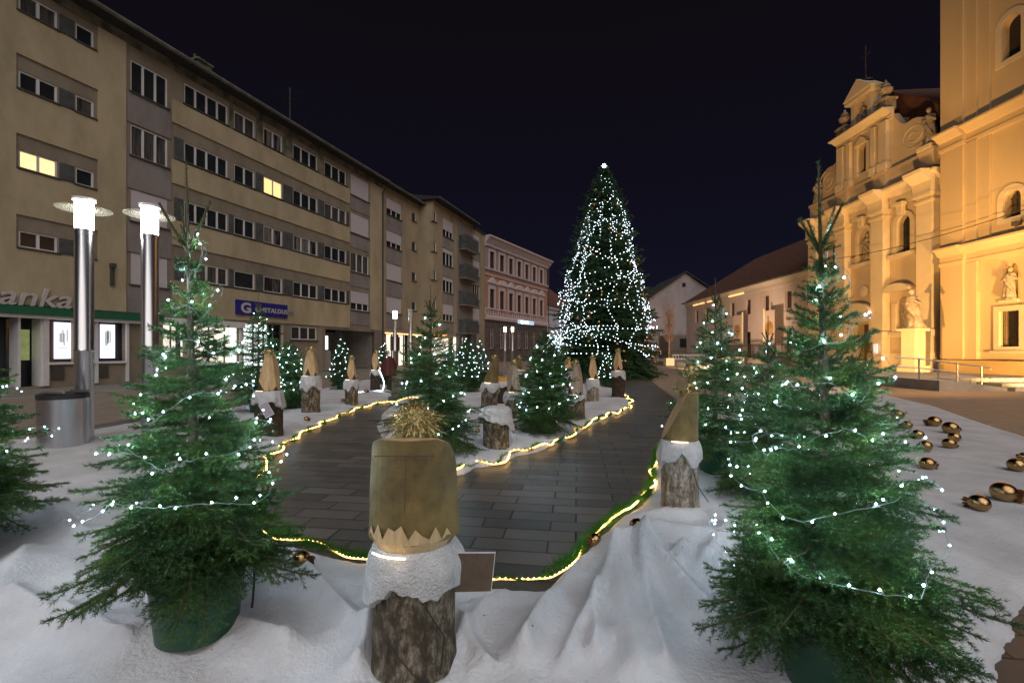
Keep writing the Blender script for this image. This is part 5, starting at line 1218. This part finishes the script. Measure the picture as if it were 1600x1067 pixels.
def gnome(px, py, r, zh, zt, kind, label, rz=0, bark='darkbark', hr=None, wood='wood', tilt=0, lean=0, pom=None, beardlow=.22, grp=None, glow=1, card=False, led=20):
    x, y = G(px, py); zb = FH(x, y)-.03; zh -= zb; zt -= zb; hr = hr or r*.86; hh = zt-zh-.07
    g = empty('wooden_gnome', (x, y, zb), R(rz), label, 'gnome', 'log gnomes along the path'); g.rotation_euler = (R(lean), R(tilt), R(rz))
    link('stump', stump_mesh(r, zh-.02, px*.1, bark), g)
    link('beard', beard_mesh(r, zh-beardlow*zh*1.25, zh-.005, px, .10), g)
    lf = .045 if kind == 'wedge' else 0
    h = link('hat', hat_mesh(hr, hh-lf, kind, 'goldbark' if kind in ('wedge', 'half') else 'brownbark', wood), g, (0, 0, zh+lf))
    link('pompom', pom or PM, g, (0 if kind != 'half' else hr*.35, 0, zh+hh+(.045 if not pom else .07))); 
    if not lf: b = MB(); b.lathe([(hr*1.0, 0), (hr*1.02, .025)], (0, 0, zh-.012), 40); b.build('hat_brim', M['goldbark'], g)
    b = MB(); a0_ = R(-90-rz-led); b.tube([((hr+.022)*math.cos(a0_+R(q)), (hr+.022)*math.sin(a0_+R(q)), zh+.006) for q in range(-22, 23, 11)], .0045, 5); b.build('led_strip', M['ledbrim'], g)
    if card:
        c = MB(); c.box(-.075, .075, -r-.05, -r-.045, zh-.42, zh-.16); c.box(-.068, .068, -r-.052, -r-.0501, zh-.41, zh-.17, m=1)
        co_ = c.build('name_card', [M['white'], M['paper']], g); co_.rotation_euler = (0, R(-28), 0); co_.location = (.28, 0, .05)
    return g
g1 = gnome(648, 1078, .187, .715, 1.28, 'wedge', 'nearest gnome seen from behind, gilded wedge hat and thick batting beard', 0, hr=.200, pom=PN, beardlow=.29)
# sawn zigzag fringe round the lower back of the hat
zh1 = .715-g1.location.z; m = MB(); n = 60; teeth = [0, .09, .03, .12, .02, .11, .09, .13, .03, .10, .05, .02, .10, .0, .07, .0]
rr = .2115
vs = []; fs = []
for i in range(n+1):
    t = i/n; a = R(-90-62+124*t); k = t*(len(teeth)-1); a_, b_ = int(k), min(int(k)+1, len(teeth)-1); top = .058+.60*(teeth[a_]*(1-(k-a_))+teeth[b_]*(k-a_)); bot = .012+.03*abs(2*t-1)**3
    vs += [(rr*.80*math.cos(a), rr*.80*math.sin(a), zh1-.012), (rr*.97*math.cos(a), rr*.93*math.sin(a), zh1+.05), (rr*(1.0-.12*top)*math.cos(a), rr*(.98-.2*top)*math.sin(a), zh1+top)]
for i in range(n): b0 = 3*i; fs += [(b0, b0+3, b0+4, b0+1), (b0+1, b0+4, b0+5, b0+2)]
m.add(vs, fs); m.build('zigzag_fringe', M['sawnpale'], g1)
m = MB(); m.lathe([(.168, -.01), (.168, .06)], (0, 0, zh1), 40); m.build('hat_core', M['wood'], g1, True)
m = MB(); m.tube([(-.13, -.2015, zh1+.435), (.13, -.2015, zh1+.437)], .0022, 4); m.tube([(.005, -.204, zh1+.435), (.0, -.204, zh1+.19)], .0018, 4); m.builds('saw_cut', M['sill'], g1)
m = MB(); m.tube([(-.10, -.175, .20), (.05, -.203, .05), (.12, -.18, -.0)], .003, 5); m.tube([(.09, -.19, .34), (.165, -.16, .20), (.145, -.165, .04)], .0035, 5); m.builds('wire', M['wireblack'], g1)
m = MB(); m.box(-.0, .20, -.006, .0, 0, .195); m.box(.004, .196, -.0085, -.0061, .004, .191, m=1); sb_ = m.build('name_board', [M['white'], M['board']], g1); sb_.location = (.165, -.02, zh1-.24); sb_.rotation_euler = (R(6), R(5), R(12))
g2 = gnome(1062, 812, .168, .765, 1.28, 'half', 'birch bark gnome by the right path edge, gilded hat and long batting', -10, 'birch', hr=.165, beardlow=.24)
zh2 = .765-g2.location.z
pd = MB(); pd.lathe([(.045, 0), (.068, .012), (.068, .03), (.04, .04)], n=20); o = pd.build('gold_disc', M['goldbark'], g2, True); o.scale = (.8, .8, .8); o.location = (.0, -.10, zh2+.52); o.rotation_euler = (R(80), 0, 0)
o = link('tinsel_knot', PM, g2, (.09, -.02, zh2+.66)); o.scale = (.8, .8, .8)
m = MB(); m.tube([(.06, -.165, zh2-.15), (.12, -.165, zh2-.38), (.21, -.2, zh2-.52)], .004, 5); m.build('wire', M['wireblack'], g2)
gnome(420, 690, .225, .90, 1.60, 'cone', 'brown-bark gnome with name card beside the left garland', 12, 'brownbark', hr=.185, card=True, beardlow=.22)
gnome(486, 652, .205, 1.00, 1.68, 'facet', 'knotty birch gnome with long beard, second on the left strip', -15, 'darkbark', hr=.17, beardlow=.3)
gnome(549, 638, .175, .80, 1.44, 'facet', 'third gnome on the left strip, dark hat side and pointed beard', 35, 'darkbark', hr=.15, beardlow=.3)
gnome(586, 614, .18, .86, 1.58, 'cone', 'slim far gnome at the end of the left strip by the red hood', 80, 'brownbark', hr=.16, tilt=4)
gnome(764, 650, .20, .82, 1.48, 'half', 'gnome with leaning hat behind the snow-capped stump', 0, 'darkbark', hr=.19, tilt=3)
gnome(803, 662, .20, .70, 1.38, 'cone', 'gnome with narrow hat half hidden behind the bushy island spruce', 20, 'darkbark', hr=.15, wood='woodgrey')
gnome(899, 661, .20, .64, 1.37, 'cone', 'stout gnome with card right of the bushy island spruce', -20, 'darkbark', hr=.17, wood='woodgrey')
gnome(926, 634, .175, .79, 1.45, 'facet', 'light-bark gnome with folded hat, second from the island end', 10, 'birch', hr=.155, beardlow=.34)
gnome(966, 627, .20, .97, 1.64, 'facet', 'dark gnome at the far end of the island where the garland turns', -25, 'brownbark', hr=.155, beardlow=.18)
gnome(888, 612, .20, .80, 1.32, 'cone', 'far gnome behind the bushy spruce, only its gold hat top showing', 60, 'brownbark', hr=.17)
gnome(811, 608, .20, .82, 1.36, 'cone', 'far gnome between the lamp pair and bushy spruce', 50, 'brownbark', hr=.17, wood='goldbark')
# stump with a saw-toothed crown
x, y = G(786, 636); cs = empty('crowned_stump', (x, y, 0), 0, 'dark stump with batting collar and orange saw-toothed wooden crown', 'stump'); link('stump', stump_mesh(.19, .70, 4, 'brownbark'), cs); link('beard', beard_mesh(.19, .58, .72, 8, .05), cs)
m = MB(); vs = []; n = 26
for i in range(n): a = 2*math.pi*i/n; vs += [(.165*math.cos(a), .165*math.sin(a), .70), (.165*math.cos(a), .165*math.sin(a), .90 if i % 2 else .80)]
m.add(vs+[(0, 0, .74)], [(2*i, (2*i+2) % (2*n), (2*i+3) % (2*n), 2*i+1) for i in range(n)]+[((2*i+3) % (2*n), 2*i+1, 2*n) for i in range(n)]); m.build('crown', mat('lit_sawn_crown', (.75, .38, .08), .7, var=.2), cs)
# stump under a cap of batting
x, y = G(775, 708); ss = empty('capped_stump', (x, y, FH(x, y)-.05), 0, 'short dark stump under a thick drooping cap of white batting on the island', 'stump'); link('stump', stump_mesh(.20, .60, 7, 'darkbark'), ss)
m = MB(); n = 64; k = 14; vs = []; fs = []
for j in range(k+1):
    for i in range(n):
        a = 2*math.pi*i/n; low = .40+.16*math.cos(a*1.0-3.6)*.6+.09*mnoise.noise(Vector((math.cos(a)*2.4, math.sin(a)*2.4, 1)))-.10*(math.cos(2*a+.4) > .5)*.5; t = j/k
        if t < .4: q = t/.4; r = .235*q; z = .665-.03*q**4+.012*mnoise.noise(Vector((r*9*math.cos(a), r*9*math.sin(a), 2)))
        else: q = (t-.4)/.6; r = .235+.045*q+.05*mnoise.noise(Vector((math.cos(a)*3.2, math.sin(a)*3.2, q*2)))*q*1.5; z = .635+(low-.635)*q
        vs.append((max(r, 1e-4)*math.cos(a), max(r, 1e-4)*math.sin(a), z))
for j in range(k):
    for i in range(n): fs.append((j*n+i, j*n+(i+1) % n, (j+1)*n+(i+1) % n, (j+1)*n+i))
m.add(vs, fs); m.build('batting_cap', M['snowsmall'], ss, True)
# red hood with white light trail
x, y = G(608, 612); rh = empty('red_hood', (x, y, 0), 0, 'small dark red hooded box on a post beside the farthest gnome', 'hut')
m = MB(); m.prism([(-.24, .62), (.24, .62), (.24, 1.05), (.15, 1.28), (.0, 1.38), (-.14, 1.26), (-.24, 1.03)], -.2, .2); m.build('hood', M['red'], rh); m = MB(); m.lathe([(.10, 0), (.10, .62)], n=10); m.build('post', M['brownbark'], rh)
m = MB(); m.box(-.03, .03, -.215, -.2, .65, 1.3); m.build('slit', M['sill'], rh)
pts = [(592, 578), (597, 588), (600, 600), (597, 612), (591, 620), (582, 625), (570, 628), (556, 629)]
Yl = 16.6; P = [Vector(((px-800)/F_*Yl, Yl-(i > 4)*(i-4)*.25, max(.14, CAMZ-(py-548)/F_*Yl))) for i, (px, py) in enumerate(pts)]
def smooth(P, n):
    out = []
    for i in range(len(P)-1):
        p0, p1, p2, p3 = P[max(i-1, 0)], P[i], P[i+1], P[min(i+2, len(P)-1)]
        for s in range(n): t = s/n; out.append(.5*((2*p1)+(p2-p0)*t+(2*p0-5*p1+4*p2-p3)*t*t+(3*p1-p0-3*p2+p3)*t**3))
    return out+[P[-1]]
lo_ = empty('light_string', (0, 0, 0), 0, 'white light string curving down from the red hood to the fabric', 'string lights'); Q = smooth(P, 8)
m = MB(); m.tube(Q, .006, 4); m.build('wire', M['wireblack'], lo_); 
BL = MB().octa((0, 0, 0), .02).mesh('bulb', M['ledbig'])
for p in Q[::1]: link('bulb', BL, lo_, p)

# ------------------------------------------------------------------ garlands and warm rope lights along the fabric edges
def poly3(pts, off=0, lift=.055, n=8):
    g = [G(*p) for p in pts]; Q = smooth([Vector((a, b, 0)) for a, b in g], n); out = []
    for p in Q: out.append(Vector((p.x, p.y, max(FH(p.x, p.y), .75*FH(p.x, p.y-.15))*.9+lift+off)))
    return out
def resample(P, d):
    out = [P[0]]; acc = 0
    for i in range(1, len(P)):
        a, b = P[i-1], P[i]; l = (b-a).length
        while acc+l >= d: t = (d-acc)/l; a = a.lerp(b, t); out.append(a); l = (b-a).length; acc = 0
        acc += l
    return out
def garland(pts, label, r, dens, ln, w_, seed, wav=.03):
    dens0 = dens
    P = resample(poly3(pts, 0, .04), .03); rng = random.Random(seed); P = [p+Vector((wav*math.sin(i*.21+seed), wav*math.cos(i*.17), .01*math.sin(i*.4))) for i, p in enumerate(P)]
    m = MB(); m.tube(P, .006, 4)
    for i in range(len(P)-1):
        t = (P[i+1]-P[i]).normalized()
        dens = int(dens0*(.55+.6*abs(math.sin(i*.19+seed)*math.cos(i*.067))))
        for k in range(dens):
            d = Vector((rng.gauss(0, 1), rng.gauss(0, 1), rng.gauss(0, 1))); d = (d-t*d.dot(t)).normalized(); d = (d+t*rng.uniform(-.4, .4)).normalized(); p = P[i].lerp(P[i+1], rng.random()); s = d.cross(t).normalized()*w_; l = ln*rng.uniform(.6, 1.15)
            m.add([p-s, p+s, p+d*l], [(0, 1, 2)])
    o = link('garland', m.mesh('garland', M['tinselgreen'], False, False)); tag(o, label, 'garland', 'green tinsel garlands along the path'); return P
RB = MB().octa((0, 0, 0), .0065).mesh('bead', M['ledwarm']); RB2 = MB().octa((0, 0, 0), .011).mesh('bead', M['ledwarm'])
def rope(pts, label, r, seed, step, bead=RB, wav=.035, lift=.03):
    P = resample(poly3(pts, 0, lift), .03); P = [p+Vector((wav*math.sin(i*.16+seed), -.02+wav*math.cos(i*.23+seed), .008*math.sin(i*.3))) for i, p in enumerate(P)]
    o = empty('rope_light', (0, 0, 0), 0, label, 'rope light', 'warm rope lights along the path'); m = MB(); m.tube(P, r, 6); m.build('tube', M['ropetube'], o, True)
    B = resample(P, step); B.sort(key=lambda p: p.y)
    for p in B[:100]: link('bead', bead, o, p+Vector((0, 0, r)))
    if len(B) > 100:
        q = MB()
        for p in B[100:]: q.octa(p+Vector((0, 0, r)), .012)
        b = q.build('bead_row', M['ledwarm'], o); b['kind'] = 'stuff'
GA = [(404, 800), (410, 838), (440, 858), (480, 870), (530, 879), (580, 889), (640, 903), (720, 918), (790, 926), (850, 928), (884, 903), (906, 878), (930, 848), (962, 816), (1000, 792), (1016, 768), (1021, 735), (1030, 700)]
garland(GA, 'thick green tinsel garland along the near fabric edge, past the nearest gnome', .05, 60, .078, .0021, 1, .02)
rope(GA, 'beaded warm rope light along the near fabric edge', .0045, 1, .038)
GL = [(410, 755), (420, 722), (440, 703), (462, 687), (492, 669), (530, 652), (560, 640), (602, 629)]
garland(GL, 'green tinsel garland along the left fabric strip', .05, 16, .06, .003, 2, .06)
rope(GL, 'warm rope light along the left fabric strip', .009, 5, .07, RB2, .07)
GI = [(706, 742), (722, 740), (745, 730), (775, 727), (806, 712), (835, 706), (882, 689), (900, 678), (920, 666), (950, 652), (978, 641), (986, 632), (976, 622)]
garland(GI, 'green tinsel garland along the near edge of the island', .05, 16, .06, .003, 3, .05)
rope(GI, 'warm rope light along the near edge of the island', .009, 9, .07, RB2, .06)
rope([(600, 630), (620, 629), (655, 628)], 'short straight warm rope light across the far path gap', .012, 2, .1, RB2, .01)

# ------------------------------------------------------------------ gold baubles with crinkled foil on the fabric
BA = MB().ball((0, 0, 0), 1, 26, sz=.92).mesh('ball', M['gold'], True)
fm = MB(); rng = random.Random(2)
for k in range(34):
    a = rng.random()*6.28; d = Vector((1, 0, 0)); p = Vector((.78, .42*math.cos(a), .42*math.sin(a))); q = Vector((1.25+rng.random()*.35, .75*math.cos(a+.3)*rng.uniform(.4, 1.1), .75*math.sin(a+.3)*rng.uniform(.4, 1.1))); s = Vector((rng.uniform(-.2, .2), rng.uniform(-.25, .25), rng.uniform(-.25, .25)))
    fm.add([p, p+s, q+s, q-s*.6], [(0, 1, 2, 3)])
FM = fm.mesh('foil_ruffle', M['goldfoil'], False, False)
bl = [(1387, 641, 8, 0), (1402, 651, 11, 40), (1417, 668, 9, 160), (1434, 683, 10, 190), (1460, 662, 11, 170), (1485, 672, 13, 20), (1491, 687, 10, 30), (1483, 697, 11, 15), (1446, 701, 11, 180), (1449, 730, 13, 10), (1588, 732, 14, 60), (1600, 718, 8, 90), (1530, 797, 17, 100), (1568, 775, 20, -40),
      (470, 908, 17, 0), (930, 876, 12, 200), (996, 884, 15, 90), (479, 661, 5, 0), (478, 647, 5, 180), (536, 632, 4, 0), (735, 710, 6, 0), (746, 684, 5, 90), (572, 617, 4, 0), (514, 668, 0, 0), (1300, 632, 7, 0), (1345, 645, 7, 120)]
wrd = ['far', 'small', 'tilted', 'dull', 'shiny', 'dented']
for i, (px, py, rp, rz) in enumerate(bl):
    if not rp: continue
    x, y = G(px, py+rp*.8); r = rp*y/F_*.82; z = FH(x, y)+r*.82
    lb = {14: 'gold bauble beside its own foil flower near the left garland end', 15: 'gold bauble tucked under the near garland at the fabric fold', 16: 'crinkled copper bauble on the fabric between garland and right spruce', 13: 'largest gold bauble on the right fabric, wrinkled', 12: 'smooth gold bauble nearest on the right fabric sheet'}.get(i)
    g = empty('gold_bauble', (x, y, z), R(rz), lb or ('gold bauble with crinkled foil on the right fabric sheet' if px > 1250 else 'tiny gold bauble on the fabric by the gnomes'), 'bauble', 'gold baubles lying on the right fabric' if px > 1250 else 'gold baubles lying among the gnomes')
    b = link('ball', BA, g); b.scale = (r,)*3; f = link('foil_ruffle', FM, g); f.scale = (r*.9,)*3; f.rotation_euler = (R(20*i), R(15), 0)

# ------------------------------------------------------------------ twin lamp posts, bins
def lamp_post(x, y, H, s, label, lit=True, glass='lampglass', grp='steel lamp posts in pairs'):
    o = empty('lamp_post', (x, y, 0), 0, label, 'lamp post', grp)
    m = MB(); hb_ = H-.62*s; m.lathe([(.19*s, 0), (.19*s, .03), (.125*s, .04), (.125*s, hb_*.45), (.129*s, hb_*.45+.005), (.129*s, hb_*.45+.05), (.125*s, hb_*.45+.055), (.125*s, hb_)], n=32); m.build('pole', M['metal'], o, True)
    m = MB(); m.lathe([(.132*s, hb_), (.132*s, hb_+.09*s)], n=32); m.build('collar', M['metal'], o, True)
    m = MB(); m.lathe([(.118*s, hb_+.09*s), (.118*s, H-.08*s)], n=32); m.build('lamp_glass', M[glass] if lit else M['lampoff'], o, True)
    m = MB(); m.lathe([(.119*s, H-.17*s), (.36*s, H-.20*s), (.365*s, H-.19*s), (.119*s, H-.155*s)], n=40, cap=False); m.build('disc', M['disc'], o, True)
    m = MB(); m.lathe([(.10*s, H-.08*s), (.15*s, H-.06*s), (.155*s, H-.02*s), (.08*s, H)], n=28); m.build('cap', M['frame'], o, True); return o
lamp_post(-7.05, 7.5, 4.12, 1.0, 'steel lamp post nearest the bin, leftmost of the lit pair'); lamp_post(-6.23, 7.83, 4.12, 1.0, 'steel lamp post just right of the leftmost one, above the big spruce')
lamp_post(-7.2, 28, 4.1, 1.0, 'lit far lamp post before the light strip of the beige block', True, 'lampglass2'); lamp_post(-6.25, 28, 4.15, 1.0, 'unlit far lamp post beside the lit one', False)
lamp_post(-.72, 47, 4.1, 1.0, 'left one of the farthest lit lamp posts before the orange house', True, 'lampglass2'); lamp_post(.05, 47, 4.1, 1.0, 'right one of the farthest lit lamp posts before the orange house', True, 'lampglass2')
for (x, y, lb) in ((-7.0, 7.1, 'round brushed steel litter bin with dark rim at the foot of the lamp'),):
    o = empty('litter_bin', (x, y, 0), 0, lb, 'bin'); m = MB(); m.lathe([(.28, .03), (.30, .05), (.30, .86)], n=36); m.build('body', M['metal'], o, True)
    m = MB(); m.lathe([(.303, .86), (.31, .93), (.27, .95), (.20, .93)], n=36, cap=True); m.build('rim', M['metaldark'], o, True); m = MB(); m.box(-.02, .28, -.30, -.26, .96, .99); m.box(.2, .5, -.1, .0, .97, 1.0); m.builds('lid_arm', M['metal'], o)
# loose wires at the pots
for (px, py, dx) in ((385, 990, .25), (1215, 1000, -.1)):
    x, y = G(px, py); m = MB(); m.tube(smooth([Vector((x-.02, y+.12, .42)), Vector((x+.03, y+.02, .25)), Vector((x+.03, y-.03, .12)), Vector((x-.06, y-.08, FH(x-.06, y-.08)+.01))], 5), .006, 6)
    tag(m.build('power_cable', M['wireblack'], None), 'black power cable hanging from the '+('left' if dx > 0 else 'right')+' foreground spruce to the fabric', 'cable')
x, y = G(1110, 905); P = [Vector((x+.02, y+.05, .42)), Vector((x-.0, y, .33)), Vector((x+.05, y-.05, .24)), Vector((x+.10, y-.1, .14)), Vector((x+.22, y-.12, .11)), Vector((x+.3, y-.1, .13))]
light_string(0, 0, 0, smooth(P, 5), 'loose end of white light string dangling left of the right foreground spruce', 5, 2, BULB, .002)
# leaf litter
m = MB(); rng = random.Random(8)
for k in range(70):
    px = rng.uniform(100, 1400); py = rng.uniform(860, 1080); x, y = G(px, py); z = FH(x, y)+.004; s = rng.uniform(.003, .009); a = rng.random()*6
    m.add([(x+s*math.cos(a), y+s*math.sin(a), z), (x-s*.4*math.sin(a), y+s*.4*math.cos(a), z+.003), (x-s*math.cos(a), y-s*math.sin(a), z), (x+s*.4*math.sin(a), y-s*.4*math.cos(a), z)], [(0, 1, 2, 3)])
tag(m.build('needle_litter', M['board'], None), 'fallen needles and specks on the white fabric', 'litter', kind='stuff')
